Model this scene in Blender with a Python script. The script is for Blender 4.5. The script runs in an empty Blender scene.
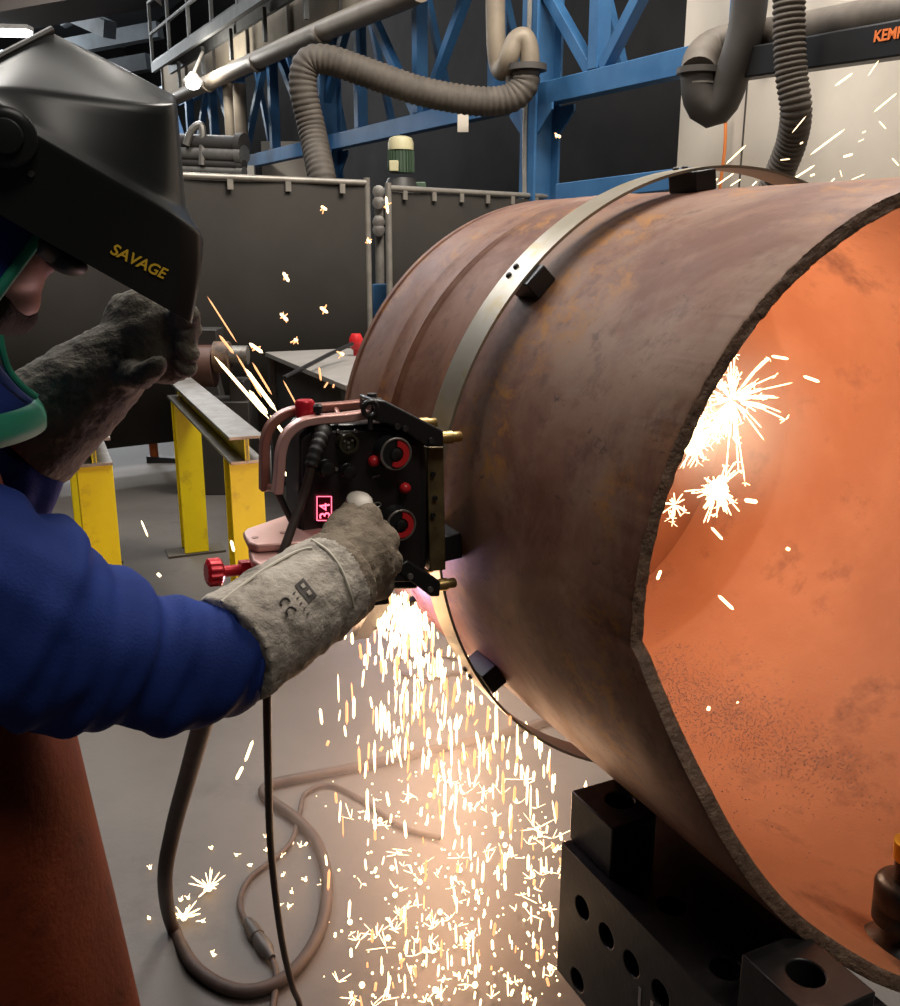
import bpy, bmesh, math, random
from mathutils import Vector, Matrix, noise
from mathutils.bvhtree import BVHTree
random.seed(7)
V = Vector
PI = math.pi
SC = bpy.context.scene
COL = SC.collection

# ------------------------------------------------------------------ camera
F, CX, CY = 950.0, 450.0, 503.0
PITCH, ROLL, YAW, TILT = .2657, .0026, .4481, .0062
CAM = V((0, 0, 1.6))
cp, sp = math.cos(PITCH), math.sin(PITCH)
RX, FW, UP = V((1, 0, 0)), V((0, cp, -sp)), V((0, sp, cp))
R2 = RX*math.cos(ROLL) + UP*math.sin(ROLL)
U2 = -RX*math.sin(ROLL) + UP*math.cos(ROLL)
cd = bpy.data.cameras.new('camera'); cam = bpy.data.objects.new('camera', cd); COL.objects.link(cam)
cd.sensor_fit = 'HORIZONTAL'; cd.sensor_width = 36; cd.lens = 36*F/900; cd.clip_start = .05; cd.clip_end = 200
m = Matrix.Identity(4)
for i in range(3):
    m[i][0], m[i][1], m[i][2], m[i][3] = R2[i], U2[i], -FW[i], CAM[i]
cam.matrix_world = m
SC.camera = cam

def ray(x, y): return R2*((x-CX)/F) + U2*((CY-y)/F) + FW
def PT(x, y, t): return CAM + ray(x, y)*t                 # at camera depth t
def P(x, y, Y): d = ray(x, y); return CAM + d*(Y/d.y)     # at world distance Y
def PZ(x, y, z): d = ray(x, y); return CAM + d*((z-1.6)/d.z)
def PL(x, y, p0, n): d = ray(x, y); return CAM + d*((p0-CAM).dot(n)/d.dot(n))
# pipe frame
C0 = V((.7204, 1.3397, 1.1445)); PR = .55
AX = V((-math.sin(YAW)*math.cos(TILT), math.cos(YAW)*math.cos(TILT), math.sin(TILT)))
E1 = AX.cross(V((0, 0, 1))).normalized(); E2 = E1.cross(AX)
def PF(x, s, z): return C0 + E1*x + AX*s + E2*z
def PC(th, s, r): th = math.radians(th); return PF(r*math.cos(th), s, r*math.sin(th))
def M(x, y, s): return PL(x, y, C0+AX*s, AX)              # on the cross-plane s of the pipe
def PM(s=0):                                              # frame matrix: x=E1, y=E2, z=-AX (towards viewer)
    k = Matrix.Identity(4)
    for i in range(3): k[i][0], k[i][1], k[i][2] = E1[i], E2[i], -AX[i]
    return k
# hall frame
HY = math.radians(29.5)
HU = V((-math.sin(HY), math.cos(HY), 0)); HN = V((math.cos(HY), math.sin(HY), 0))
T0 = P(530, 120, 9.5)
def TP(x, y, off=0): return PL(x, y, T0+HN*off, HN)
TD = T0.dot(HN)
def TH(u, z, off=0): p = T0+HU*u+HN*off; return V((p.x, p.y, z))
def TU(p): return (p-T0).dot(HU)

# ------------------------------------------------------------------ materials
MATS = {}
def mat(name, c, rough=.5, metal=0, c2=None, scale=8, c3=None, bump=0, bscale=60, spec=.5, emit=None, estr=0, stretch=None, lo=.35, hi=.65, detail=6):
    if name in MATS: return MATS[name]
    m = bpy.data.materials.new(name); m.use_nodes = True; nt = m.node_tree; N = nt.nodes; L = nt.links
    b = N['Principled BSDF']
    b.inputs['Base Color'].default_value = (*c, 1); b.inputs['Roughness'].default_value = rough; b.inputs['Metallic'].default_value = metal
    b.inputs['Specular IOR Level'].default_value = spec
    tc = N.new('ShaderNodeTexCoord'); co = tc.outputs['Object']
    if stretch:
        mp = N.new('ShaderNodeMapping'); mp.inputs['Scale'].default_value = stretch; L.new(co, mp.inputs[0]); co = mp.outputs[0]
    def nz(sc, det=6, r=.6):
        n = N.new('ShaderNodeTexNoise'); n.inputs['Scale'].default_value = sc; n.inputs['Detail'].default_value = det; n.inputs['Roughness'].default_value = r
        L.new(co, n.inputs['Vector']); return n.outputs['Fac']
    if c2:
        n = nz(scale, detail); r = N.new('ShaderNodeValToRGB'); e = r.color_ramp.elements
        e[0].position, e[0].color = lo, (*c, 1); e[1].position, e[1].color = hi, (*c2, 1); L.new(n, r.inputs[0]); out = r.outputs[0]
        if c3:
            n3 = nz(scale*1.9, 8, .7); r3 = N.new('ShaderNodeValToRGB'); e = r3.color_ramp.elements
            e[0].position, e[0].color = .55, (0, 0, 0, 1); e[1].position, e[1].color = .72, (1, 1, 1, 1); L.new(n3, r3.inputs[0])
            mx = N.new('ShaderNodeMix'); mx.data_type = 'RGBA'; L.new(r3.outputs[0], mx.inputs[0]); L.new(out, mx.inputs[6]); mx.inputs[7].default_value = (*c3, 1); out = mx.outputs[2]
        L.new(out, b.inputs['Base Color'])
    if bump:
        n = nz(bscale, 4); bp = N.new('ShaderNodeBump'); bp.inputs['Strength'].default_value = bump; bp.inputs['Distance'].default_value = .01
        L.new(n, bp.inputs['Height']); L.new(bp.outputs[0], b.inputs['Normal'])
    if emit:
        b.inputs['Emission Color'].default_value = (*emit, 1); b.inputs['Emission Strength'].default_value = estr
    MATS[name] = m; return m

# ------------------------------------------------------------------ mesh building
def basis(d):
    d = d.normalized(); a = V((0, 0, 1)) if abs(d.z) < .9 else V((1, 0, 0))
    x = d.cross(a).normalized(); return x, d.cross(x).normalized()
ORG = {}
def finish(o, name_mat, parent, verts, props=None): pass
class MB:
    def __init__(s): s.v = []; s.f = []
    def add(s, vs, fs): k = len(s.v); s.v += [V(p) for p in vs]; s.f += [tuple(i+k for i in f) for f in fs]; return s
    def box(s, c, size, M3=None):
        c = V(c); M3 = M3 or Matrix.Identity(3); h = V(size)*.5
        vs = [c + M3 @ V((x*h.x, y*h.y, z*h.z)) for x in (-1, 1) for y in (-1, 1) for z in (-1, 1)]
        return s.add(vs, [(0, 1, 3, 2), (4, 6, 7, 5), (0, 4, 5, 1), (2, 3, 7, 6), (0, 2, 6, 4), (1, 5, 7, 3)])
    def bar(s, a, b, w, h, up=V((0, 0, 1))):               # rectangular bar from a to b: w sideways, h along up
        a, b = V(a), V(b); d = (b-a).normalized(); x = d.cross(up)
        x = x.normalized() if x.length > 1e-4 else V((1, 0, 0)); y = x.cross(d).normalized()
        vs = [p + x*i*w/2 + y*j*h/2 for p in (a, b) for i, j in ((-1, -1), (1, -1), (1, 1), (-1, 1))]
        return s.add(vs, [(3, 2, 1, 0), (4, 5, 6, 7)] + [(i, (i+1) % 4, 4+(i+1) % 4, 4+i) for i in range(4)])
    def hex(s, b, t):                                      # prism from two equal-length loops
        n = len(b); return s.add(list(b)+list(t), [tuple(range(n))[::-1], tuple(range(n, 2*n))] + [(i, (i+1) % n, n+(i+1) % n, n+i) for i in range(n)])
    def lathe(s, o, d, prof, n=24, x=None, caps=True):     # prof: (distance along d, radius)
        o, d = V(o), V(d).normalized(); X, Y = basis(d) if x is None else (V(x), d.cross(V(x)))
        vs = [o + d*h + (X*math.cos(2*PI*i/n)+Y*math.sin(2*PI*i/n))*r for h, r in prof for i in range(n)]
        fs = [(k*n+i, k*n+(i+1) % n, (k+1)*n+(i+1) % n, (k+1)*n+i) for k in range(len(prof)-1) for i in range(n)]
        if caps: fs += [tuple(range(n))[::-1], tuple(range((len(prof)-1)*n, len(prof)*n))]
        return s.add(vs, fs)
    def cyl(s, a, b, r, r2=None, n=20): a, b = V(a), V(b); return s.lathe(a, b-a, [(0, r), ((b-a).length, r if r2 is None else r2)], n)
    def tube(s, pts, r, n=10, closed=False, flat=None):
        pts = [V(p) for p in pts]; k = len(pts); rr = r if isinstance(r, (list, tuple)) else [r]*k
        vs = []; X = None
        for i, p in enumerate(pts):
            if closed: d = pts[(i+1) % k]-pts[i-1]
            else: d = pts[min(i+1, k-1)]-pts[max(i-1, 0)]
            d.normalize()
            if X is None: X = basis(d)[0]
            X = (X-d*X.dot(d)).normalized(); Y = d.cross(X)
            vs += [p+(X*math.cos(2*PI*j/n)+Y*math.sin(2*PI*j/n))*rr[i] for j in range(n)]
        fs = [(i*n+j, i*n+(j+1) % n, ((i+1) % k)*n+(j+1) % n, ((i+1) % k)*n+j) for i in range(k if closed else k-1) for j in range(n)]
        if not closed: fs += [tuple(range(n))[::-1], tuple(range((k-1)*n, k*n))]
        return s.add(vs, fs)
    def capsule(s, a, b, r, r2=None, n=14):
        a, b = V(a), V(b); r2 = r if r2 is None else r2; L = max((b-a).length, 1e-5); pr = []
        for i in range(6): t = PI/2*(i/6.); pr.append((-r*math.cos(t), max(r*math.sin(t), r*.02)))
        pr.append((0, r)); pr.append((L, r2))
        for i in range(1, 7): t = PI/2*(i/6.); pr.append((L+r2*math.sin(t), max(r2*math.cos(t), r2*.02)))
        return s.lathe(a, (b-a) if (b-a).length > 1e-5 else V((0, 0, 1)), pr, n)
    def ell(s, c, rad, M3=None, n=20):
        c = V(c); M3 = M3 or Matrix.Identity(3); k = n//2; vs = []; fs = []
        for i in range(k+1):
            t = PI*i/k; st = max(math.sin(t), .01)
            vs += [c + M3 @ V((rad[0]*st*math.cos(2*PI*j/n), rad[1]*st*math.sin(2*PI*j/n), rad[2]*math.cos(t))) for j in range(n)]
        fs = [(i*n+j, (i+1)*n+j, (i+1)*n+(j+1) % n, i*n+(j+1) % n) for i in range(k) for j in range(n)]
        fs += [tuple(range(n)), tuple(range(k*n, (k+1)*n))[::-1]]
        return s.add(vs, fs)
    def grid(s, rows):
        k = len(rows[0]); return s.add([p for r in rows for p in r], [(i*k+j, i*k+j+1, (i+1)*k+j+1, (i+1)*k+j) for i in range(len(rows)-1) for j in range(k-1)])
    def mesh(s, name, recalc=True):
        me = bpy.data.meshes.new(name); me.from_pydata([tuple(p) for p in s.v], [], s.f); me.update()
        if recalc:
            b = bmesh.new(); b.from_mesh(me); bmesh.ops.recalc_face_normals(b, faces=b.faces); b.to_mesh(me); b.free()
        return me
    def build(s, name, m, parent=None, ang=40, bevel=0, seg=2, solid=0, sub=0, origin=None, recalc=True):
        me = s.mesh(name, recalc); return link(name, me, m, parent, ang, bevel, seg, solid, sub, origin)
def link(name, me, m, parent=None, ang=40, bevel=0, seg=2, solid=0, sub=0, origin=None):
    if parent is None:
        if origin is None:
            xs = [v.co for v in me.vertices]; lo = V([min(p[i] for p in xs) for i in range(3)]); hi = V([max(p[i] for p in xs) for i in range(3)])
            origin = V(((lo.x+hi.x)/2, (lo.y+hi.y)/2, lo.z))
    else: origin = ORG[parent.name]
    me.transform(Matrix.Translation(-V(origin)))
    me.polygons.foreach_set('use_smooth', [True]*len(me.polygons)); me.set_sharp_from_angle(angle=math.radians(ang)); me.update()
    if m: me.materials.append(m)
    o = bpy.data.objects.new(name, me); COL.objects.link(o)
    if parent is None: o.location = origin
    else: o.parent = parent
    ORG[o.name] = V(origin)
    if sub: k = o.modifiers.new('subdivision', 'SUBSURF'); k.levels = k.render_levels = sub
    if solid: k = o.modifiers.new('solidify', 'SOLIDIFY'); k.thickness = solid; k.offset = 0
    if bevel: k = o.modifiers.new('bevel', 'BEVEL'); k.width = bevel; k.segments = seg; k.limit_method = 'ANGLE'; k.angle_limit = math.radians(40)
    return o
def tag(o, label=None, cat=None, group=None, kind=None):
    if label: o['label'] = label
    if cat: o['category'] = cat
    if group: o['group'] = group
    if kind: o['kind'] = kind
    return o
def thing(name, label, cat, loc, group=None):
    o = bpy.data.objects.new(name, None); COL.objects.link(o); o.location = V(loc); o.empty_display_size = .1
    ORG[o.name] = V(loc); return tag(o, label, cat, group)
def struct(mb, name, m, **k): o = mb.build(name, m, **k); o['kind'] = 'structure'; return o
def bake(me, mods):
    t = bpy.data.objects.new('bake', me); COL.objects.link(t)
    for ty, kw in mods:
        k = t.modifiers.new(ty, ty)
        for a, b in kw.items(): setattr(k, a, b)
    dg = bpy.context.evaluated_depsgraph_get(); dg.update()
    r = bpy.data.meshes.new_from_object(t.evaluated_get(dg)); bpy.data.objects.remove(t); return r
def union(mb, voxel, it=6, name='union'):
    return bake(mb.mesh(name), [('REMESH', dict(mode='VOXEL', voxel_size=voxel)), ('SMOOTH', dict(factor=.5, iterations=it))])
def spline(pts, n=8):
    pts = [V(p) for p in pts]; out = []
    for i in range(len(pts)-1):
        p0, p1, p2, p3 = pts[max(i-1, 0)], pts[i], pts[i+1], pts[min(i+2, len(pts)-1)]
        for k in range(n):
            t = k/n; out.append(.5*((2*p1)+(p2-p0)*t+(2*p0-5*p1+4*p2-p3)*t*t+(3*p1-p0-3*p2+p3)*t**3))
    out.append(pts[-1]); return out
def text_mesh(txt, size, x, y, o, ext=.0006, shear=0, space=1.0, align='LEFT', bold=0):
    c = bpy.data.curves.new('t', 'FONT'); c.body = txt; c.size = size; c.extrude = ext; c.shear = shear; c.space_character = space; c.align_x = align; c.offset = bold
    t = bpy.data.objects.new('t', c); COL.objects.link(t); dg = bpy.context.evaluated_depsgraph_get(); dg.update()
    me = bpy.data.meshes.new_from_object(t.evaluated_get(dg)); bpy.data.objects.remove(t)
    x, y = V(x).normalized(), V(y).normalized(); z = x.cross(y).normalized(); k = Matrix.Identity(4)
    for i in range(3): k[i][0], k[i][1], k[i][2], k[i][3] = x[i], y[i], z[i], o[i]
    me.transform(k); return me

# ------------------------------------------------------------------ colours
m_floor = mat('floor_concrete', (.06, .053, .048), .6, 0, (.09, .08, .072), 1.3, (.042, .037, .034), bump=.12, bscale=40)
m_blue = mat('blue_paint', (.026, .1, .23), .5, 0, (.04, .135, .285), 3)
m_darkwall = mat('dark_wall', (.02, .019, .019), .9, 0, (.03, .028, .027), 1, spec=.2)
m_white = mat('pale_panel', (.7, .62, .52), .7, 0, (.6, .53, .44), .8)
m_curtain = mat('curtain_vinyl', (.026, .023, .02), .8, 0, (.035, .031, .027), 1.2, spec=.15)
m_rail = mat('galvanised', (.35, .32, .28), .45, .5, (.26, .24, .21), 9)
m_steel = mat('bare_steel', (.3, .29, .27), .4, .6, (.2, .18, .16), 14, (.13, .09, .06))
m_yellow = mat('yellow_paint', (1, .82, .0), .45, 0, (.92, .74, .0), 5, (.65, .46, .02), lo=.4, hi=.7)
m_black = mat('black_paint', (.012, .012, .013), .4)
m_blackmatte = mat('black_rubber', (.016, .015, .015), .6)
m_blacksteel = mat('black_oxide_steel', (.016, .015, .015), .34, .4, (.03, .028, .027), 12, (.05, .045, .042), bump=.06, bscale=120)
m_pink = mat('pink_anodised', (.62, .36, .32), .35, .35, (.55, .3, .26), 9)
m_copper = mat('brown_anodised', (.38, .17, .13), .35, .4, (.3, .13, .1), 9)
m_red = mat('red_anodised', (.55, .015, .03), .3, .3)
m_redplain = mat('red_plastic', (.6, .02, .025), .35)
m_brass = mat('brass', (.55, .38, .15), .35, .8, (.4, .27, .1), 20)
m_hose = mat('hose_rubber', (.06, .047, .036), .7, 0, (.1, .082, .065), 6)
m_hosedark = mat('dark_duct', (.05, .045, .04), .6, 0, (.07, .06, .052), 4)
m_duct = mat('beige_duct', (.26, .21, .15), .55, .1, (.19, .15, .11), 3)
m_conc = mat('beige_concrete', (.3, .25, .18), .85, 0, (.22, .18, .13), 2, (.16, .13, .1))
m_cable = mat('cable_rubber', (.03, .02, .017), .6, 0, (.05, .034, .028), 25, spec=.3)
m_leather = mat('suede_leather', (.4, .355, .3), .85, 0, (.2, .17, .14), 9, (.06, .048, .037), bump=.35, bscale=160, lo=.42, hi=.66)
m_leathershade = mat('shaded_suede', (.11, .095, .07), .85, 0, (.05, .042, .03), 9, (.02, .017, .013), bump=.35, bscale=160)  # same suede as the other glove, with the raised hand's shade in its colour
m_leathermid = mat('brown_suede', (.2, .155, .11), .85, 0, (.12, .09, .06), 11, (.05, .035, .022), bump=.35, bscale=160)
m_stitch = mat('pale_seam', (.5, .46, .38), .8)
m_jacket = mat('blue_cotton', (.011, .032, .18), .8, 0, (.008, .022, .13), 9, bump=.15, bscale=300, spec=.2)
m_green = mat('green_trim', (.01, .2, .12), .7)
m_apron = mat('apron_leather', (.13, .025, .008), .8, 0, (.085, .016, .006), 6, (.05, .011, .005), bump=.15, bscale=90, spec=.08)
m_skin = mat('skin', (.45, .25, .19), .55, 0, (.38, .2, .15), 12)
m_beard = mat('beard_hair', (.03, .02, .015), .8, bump=.6, bscale=300)
m_helmet = mat('helmet_shell', (.013, .014, .014), .3, 0, (.017, .018, .018), 5, spec=.25)
m_logo = mat('logo_yellow', (1, .62, .04), .5)
m_spark = mat('spark_hot', (1, .7, .4), .5, emit=(1, .72, .4), estr=3.4)
m_spark2 = mat('spark_orange', (1, .5, .2), .5, emit=(1, .46, .2), estr=1.25)
for q in (m_spark, m_spark2): q.cycles.emission_sampling = 'NONE'
m_lamp = mat('lamp_glow', (1, 1, 1), .5, emit=(1, .98, .93), estr=12)
m_ceil = mat('ceiling_sheet', (.16, .18, .2), .8, 0, (.11, .125, .14), .5)
m_roof = mat('roof_steel', (.12, .14, .155), .7, 0, (.08, .09, .1), 2)
m_greenpaint = mat('green_paint', (.06, .1, .06), .5)
m_cream = mat('cream_paint', (.55, .5, .3), .5)
m_trouser = mat('dark_trousers', (.02, .025, .05), .8)
m_print = mat('stamp_ink', (.06, .05, .045), .8)
m_digit = mat('red_digits', (.9, .1, .2), .4, emit=(1, .12, .2), estr=3)
m_orange = mat('orange_paint', (.6, .14, .03), .5, 0, (.42, .1, .02), 6)
m_orangecord = mat('orange_cord', (.75, .22, .05), .5)
m_grey = mat('grey_plate', (.3, .28, .26), .5, .2, (.24, .22, .2), 3)
m_dark = mat('dark_machine', (.03, .028, .027), .5, .2, (.045, .04, .036), 6)

# ================================================================== SETTING
fl = MB(); fl.box((3, 14, -.05), (44, 62, .1)); struct(fl, 'floor', m_floor)
# floor joints (thin saw cuts, part of the floor)
b = MB(); c = TH(-9, 5.5, 9-TD) ; q = TH(40, 5.5, 9-TD)
b.bar(c, q, .2, 11.); struct(b, 'wall_back', m_darkwall)
def wallp(px, z): p = PL(px, 245, HN*6.2+V((0, 0, 0)), HN); return V((p.x, p.y, z))
b = MB(); w0 = wallp(672, 0); w1 = w0-HU*5.5
b.bar(V((w0.x, w0.y, 2.6))+HN*.06, V((w1.x, w1.y, 2.6))+HN*.06, .12, 5.2); wr = struct(b, 'wall_right', m_white)
b = MB(); e0 = TH(34, 5.5, 9-TD); b.bar(e0, e0-HN*30, .2, 11.); struct(b, 'wall_far', m_darkwall)
b = MB(); b.box((3, 18, 9.1), (50, 66, .15)); struct(b, 'ceiling', m_ceil)
# panel seams on the pale wall
for k, px in enumerate((735, 773, 898)):
    b = MB(); p = wallp(px, 0)-HN*.004; b.bar(V((p.x, p.y, .2)), V((p.x, p.y, 3.6)), .012, .01, up=HU); struct(b, 'trim_%d' % (k+1), m_hosedark)
b = MB(); p = wallp(672, 2.02)-HN*.003; q = p-HU*5; b.bar(p, q, .008, .012); struct(b, 'trim_4', m_hosedark)

# ------------------------------------------------------------------ blue girder and columns
ZB = TP(530, 98).z                                          # bottom chord height
ZT = ZB+1.75
def ibeam(mb, a, b, w, h, t, up=V((0, 0, 1))):
    a, b = V(a), V(b); d = (b-a).normalized(); x = d.cross(up).normalized(); y = x.cross(d).normalized()
    mb.bar(a+y*(h/2-t/2), b+y*(h/2-t/2), w, t, up); mb.bar(a-y*(h/2-t/2), b-y*(h/2-t/2), w, t, up); mb.bar(a, b, t, h-2*t, up)
gird = thing('lattice_girder', 'long blue lattice girder of chords, posts and diagonals carried by the blue columns', 'girder', TH(0, ZB, 0))
u0, u1 = -4.4, 15.
b = MB(); b.bar(TH(u0, ZB), TH(u1, ZB), .14, .19); b.build('bottom_chord', m_blue, gird, bevel=.006)
b = MB(); b.bar(TH(u0, ZT), TH(u1, ZT), .16, .2); b.build('top_chord', m_blue, gird, bevel=.006)
k = 0; u = -4.2
while u < 14.5:
    b = MB(); b.bar(TH(u, ZB+.1), TH(u, ZT-.1), .14, .12, up=HU); b.build('girder_post', m_blue, gird, bevel=.004)
    b = MB(); b.bar(TH(u+.08, ZB+.1), TH(u+1.52, ZT-.1), .1, .1) if k % 2 == 0 else b.bar(TH(u+.08, ZT-.1), TH(u+1.52, ZB+.1), .1, .1)
    b.build('girder_diagonal', m_blue, gird, bevel=.004)
    b = MB(); b.bar(TH(u+.5, ZB+.15, .7), TH(u+1.2, ZT, .7), .08, .08); b.build('girder_brace', m_blue, gird)
    u += 1.6; k += 1
b = MB(); b.bar(TH(u0, ZT, .7), TH(u1, ZT, .7), .14, .16); b.build('upper_inner_chord', m_blue, gird)
def column(px, label, w, Yoff=0):
    base = TP(px, 300); base.z = 0; t = thing('steel_column', label, 'column', base)
    x3 = HU
    b = MB(); c = V((base.x, base.y, 0))
    for s_ in (-1, 1): b.bar(c+HN*s_*w*.55, c+HN*s_*w*.55+V((0, 0, 5.4)), w, .025, up=HN)
    b.bar(c, c+V((0, 0, 5.4)), .025, w*1.05, up=HN); b.build('shaft', m_blue, t, bevel=.003)
    b = MB()
    for s_ in (-1, 1):
        for o in (-.12, .12):
            p = c+HN*(o)-HU*s_*0; a = V((p.x, p.y, ZB-.35)); e = a+HU*s_*w*.5
            b.hex([e, e+V((0, 0, .25)), e+HU*s_*.22+V((0, 0, .25)), e+HU*s_*.22+V((0, 0, .19))], [q+HN*.02 for q in (e, e+V((0, 0, .25)), e+HU*s_*.22+V((0, 0, .25)), e+HU*s_*.22+V((0, 0, .19)))])
    b.build('bracket', m_blue, t)
    b = MB(); b.box((c.x, c.y, .015), (w*2, w*2, .03)); b.build('foot_plate', m_blue, t)
    return t, c
col1, c1 = column(536, 'blue steel column standing behind the rusty pipe, carrying the girder joint', .24)
ch = MB(); cc = c1-HN*.16
ch.tube([V((cc.x, cc.y, z))+HU*(.02*math.sin(z*3)) for z in [1.2+.1*i for i in range(40)]], .022, 8); ch.build('cable_chain', m_rail, col1)
column(333, 'far blue steel column half hidden by the hanging ribbed hose', .26)
# lit tie beam seen low behind the pipe crown
b = MB(); a = P(560, 193, 8.2); e = P(690, 178, 7.0); b.bar(a, e, .1, .14); tag(b.build('blue_crossbar', m_blue, bevel=.005), 'short blue crossbar low behind the crown of the rusty pipe', 'bar')
for q in (a.lerp(e, .06), a.lerp(e, .94)):
    pass

# ------------------------------------------------------------------ gallery, concrete, ducts upper left
OD = -.75
b = MB(); b.tube(spline([TP(165, 103, OD), TP(290, 45, OD), TP(395, 1, OD), TP(420, -11, OD)], 6), .115, 16)
dct = b.build('air_duct', m_duct); tag(dct, 'long beige round duct running under the gallery at upper left', 'duct')
for q in (.3, .55, .8):
    c = TP(165, 103, OD).lerp(TP(395, 1, OD), q); b = MB(); b.lathe(c-HU*.05, HU, [(0, .125), (.1, .125)], 16); b.build('duct_joint', m_duct, dct)
b = MB(); A_, B_, Cc, D_ = TP(176, 88, -.1), TP(392, -12, -.1), TP(420, -90, -.1), TP(176, 62, -.1)
zl, zh = TP(290, 46, -.35).z, TP(250, 11, -.35).z
ua, ub = TU(TP(170, 80, -.35)), TU(TP(460, -50, -.35))
b.bar(TH(ua, (zl+zh)/2, -.35), TH(ub, (zl+zh)/2, -.35), .25, zh-zl)
cb = b.build('concrete_beam', m_conc, bevel=.01); tag(cb, 'stained beige concrete beam with vertical joints above the beige duct', 'beam')
u = ub+.8
while u < ua:
    b = MB(); b.bar(TH(u, zl, -.49), TH(u, zh, -.49), .05, .03, up=HU); b.build('joint_strip', m_hosedark, cb); u += 1.7
m_gal = mat('gallery_steel', (.11, .11, .105), .6, .2, (.08, .08, .075), 8)
gal = thing('gallery_walkway', 'grey steel gallery walkway with handrails hanging above the concrete beam', 'walkway', TP(200, 38, -1.0))
GO = -.95
ga, gb = TU(TP(153, 67, GO)), TU(TP(262, 0, GO))-1.5
zg = TP(200, 37, GO).z
b = MB(); b.bar(TH(gb, zg, GO), TH(ga, zg, GO), .06, .14); b.bar(TH(gb, zg, GO+.3), TH(ga, zg, GO+.3), .06, .14); b.build('side_beam', m_gal, gal)
b = MB(); b.bar(TH(gb, zg+.09, GO+.15), TH(ga, zg+.09, GO+.15), .34, .03); b.build('deck', m_dark, gal)
for dz in (.55, 1.05):
    b = MB(); b.tube([TH(gb, zg+dz, GO), TH(ga, zg+dz, GO)], .03, 8); b.build('handrail', m_gal, gal)
n = 7
for i in range(n):
    u = gb+(ga-gb)*i/(n-1); b = MB(); b.bar(TH(u, zg, GO), TH(u, zg+1.07, GO), .05, .05, up=HU); b.build('rail_post', m_gal, gal)
for i in range(5):
    u = gb+(ga-gb)*(i+.4)/5; b = MB(); b.bar(TH(u, zg, GO+.22), TH(u, zl, GO+.22), .05, .05, up=HU); b.build('hanger', m_gal, gal)
# second higher rail lines and roof beams
for i, (x0, y0, x1, y1) in enumerate(((60, 20, 170, -30), (0, 60, 160, 30), (-40, 95, 150, 62), (20, -10, 110, 30))):
    a = P(x0, y0, 26); e = P(x1, y1, 26-i); b = MB(); b.bar(a, e, .3, .35)
    tag(b.build('roof_beam', m_roof), ['dark roof beam rising at the very top left above the helmet', 'dark roof beam crossing level with the strip lamp', 'dark roof beam lowest above the helmet top', 'dark roof beam slanting down between the others'][i], 'beam')
b = MB(); a = P(-10, 20, 22); e = P(150, -8, 22); b.bar(a, e, 1.6, .2); tag(b.build('roof_truss_panel', mat('rusty_roof', (.06, .045, .035), .8)), 'brownish roof panel lit by the strip lamps', 'panel')
for i, (x, y, w) in enumerate(((-5, 33, 36), (2, 64, 14))):
    a, e = P(x-w, y-1, 20), P(x+w, y+1, 20); b = MB(); b.bar(a, e, .16, .1); t = thing('strip_lamp', ['white strip lamp in the roof at the upper left edge', 'small strip lamp just behind the helmet top'][i], 'lamp', a)
    b.build('lamp_tube', m_lamp, t); b = MB(); b.bar(a+V((0, 0, .1)), e+V((0, 0, .1)), .3, .08); b.build('lamp_housing', m_rail, t)
# flood lamp
p = TP(193, 84, -1.1); t = thing('flood_lamp', 'bright white flood lamp glaring beside the beige duct', 'lamp', p)
b = MB(); b.ell(p, (.11, .11, .08)); b.build('bulb', m_lamp, t)
b = MB(); b.lathe(p+V((0, .05, .16)), V((0, -.3, -1)), [(0, .05), (.08, .1), (.14, .17)], 16, caps=False); b.build('reflector', m_rail, t, solid=.01)
b = MB(); b.bar(p+V((0, .05, .15)), p+V((.1, .3, .5)), .03, .03); b.build('lamp_bracket', m_rail, t)
FLOOD = p
# two upright pipes and the horizontal pipe rack
for i, x in enumerate((229, 239)):
    a, e = TP(x, 84, -.5), TP(x+3, 142, -.5); b = MB(); b.cyl(a, V((a.x, a.y, e.z)), .1, n=16)
    tag(b.build('upright_pipe', m_duct), ['upright pale pipe, the one farther from the column under the duct', 'upright pale pipe, the one nearer the ribbed hose under the duct'][i], 'pipe')
for i, (y, r, mm) in enumerate(((142, .1, m_hosedark), (153, .09, m_rail), (163, .05, m_hosedark), (170, .05, m_rail))):
    a, e = P(150, y-2, 14), P(243, y+2, 13.4); b = MB(); b.cyl(a, e, r, n=14)
    o = b.build('rack_pipe', mm); tag(o, ['topmost dark thick pipe of the pipe rack beside the helmet', 'second pipe from top of the pipe rack, shiny grey', 'third pipe from top of the pipe rack, thin and dark', 'lowest thin grey pipe of the pipe rack'][i], 'pipe')
    b = MB(); c = a.lerp(e, .95); b.lathe(c, e-a, [(0, r*1.4), (.1, r*1.4)], 14); b.build('end_flange', mm, o)
rk = MB()
for x in (203, 212, 232): a = P(x, 138, 14.1); rk.bar(a, P(x, 178, 14.1), .14, .1, up=V((0, 1, 0)))
tag(rk.build('pipe_rack', m_hosedark), 'dark upright frame holding the pipe rack above the curtain rail', 'rack')
b = MB(); b.tube(spline([P(186, 145, 13.6), P(192, 130, 13.6), P(202, 127, 13.6), P(202, 165, 13.6)], 6), .05, 8); tag(b.build('bent_pipe', m_rail), 'thin grey bent pipe curving over the pipe rack', 'pipe')
b = MB(); b.box(P(290, 166, 16.5), (.9, .1, .75)); tag(b.build('wall_board', m_white), 'pale panel behind the curtain rail left of the ribbed hose', 'panel')
b = MB(); b.box(P(205, 178, 15), (1.5, .1, .35)); tag(b.build('wall_ledge', m_white), 'low pale ledge under the pipe rack', 'panel')

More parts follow.
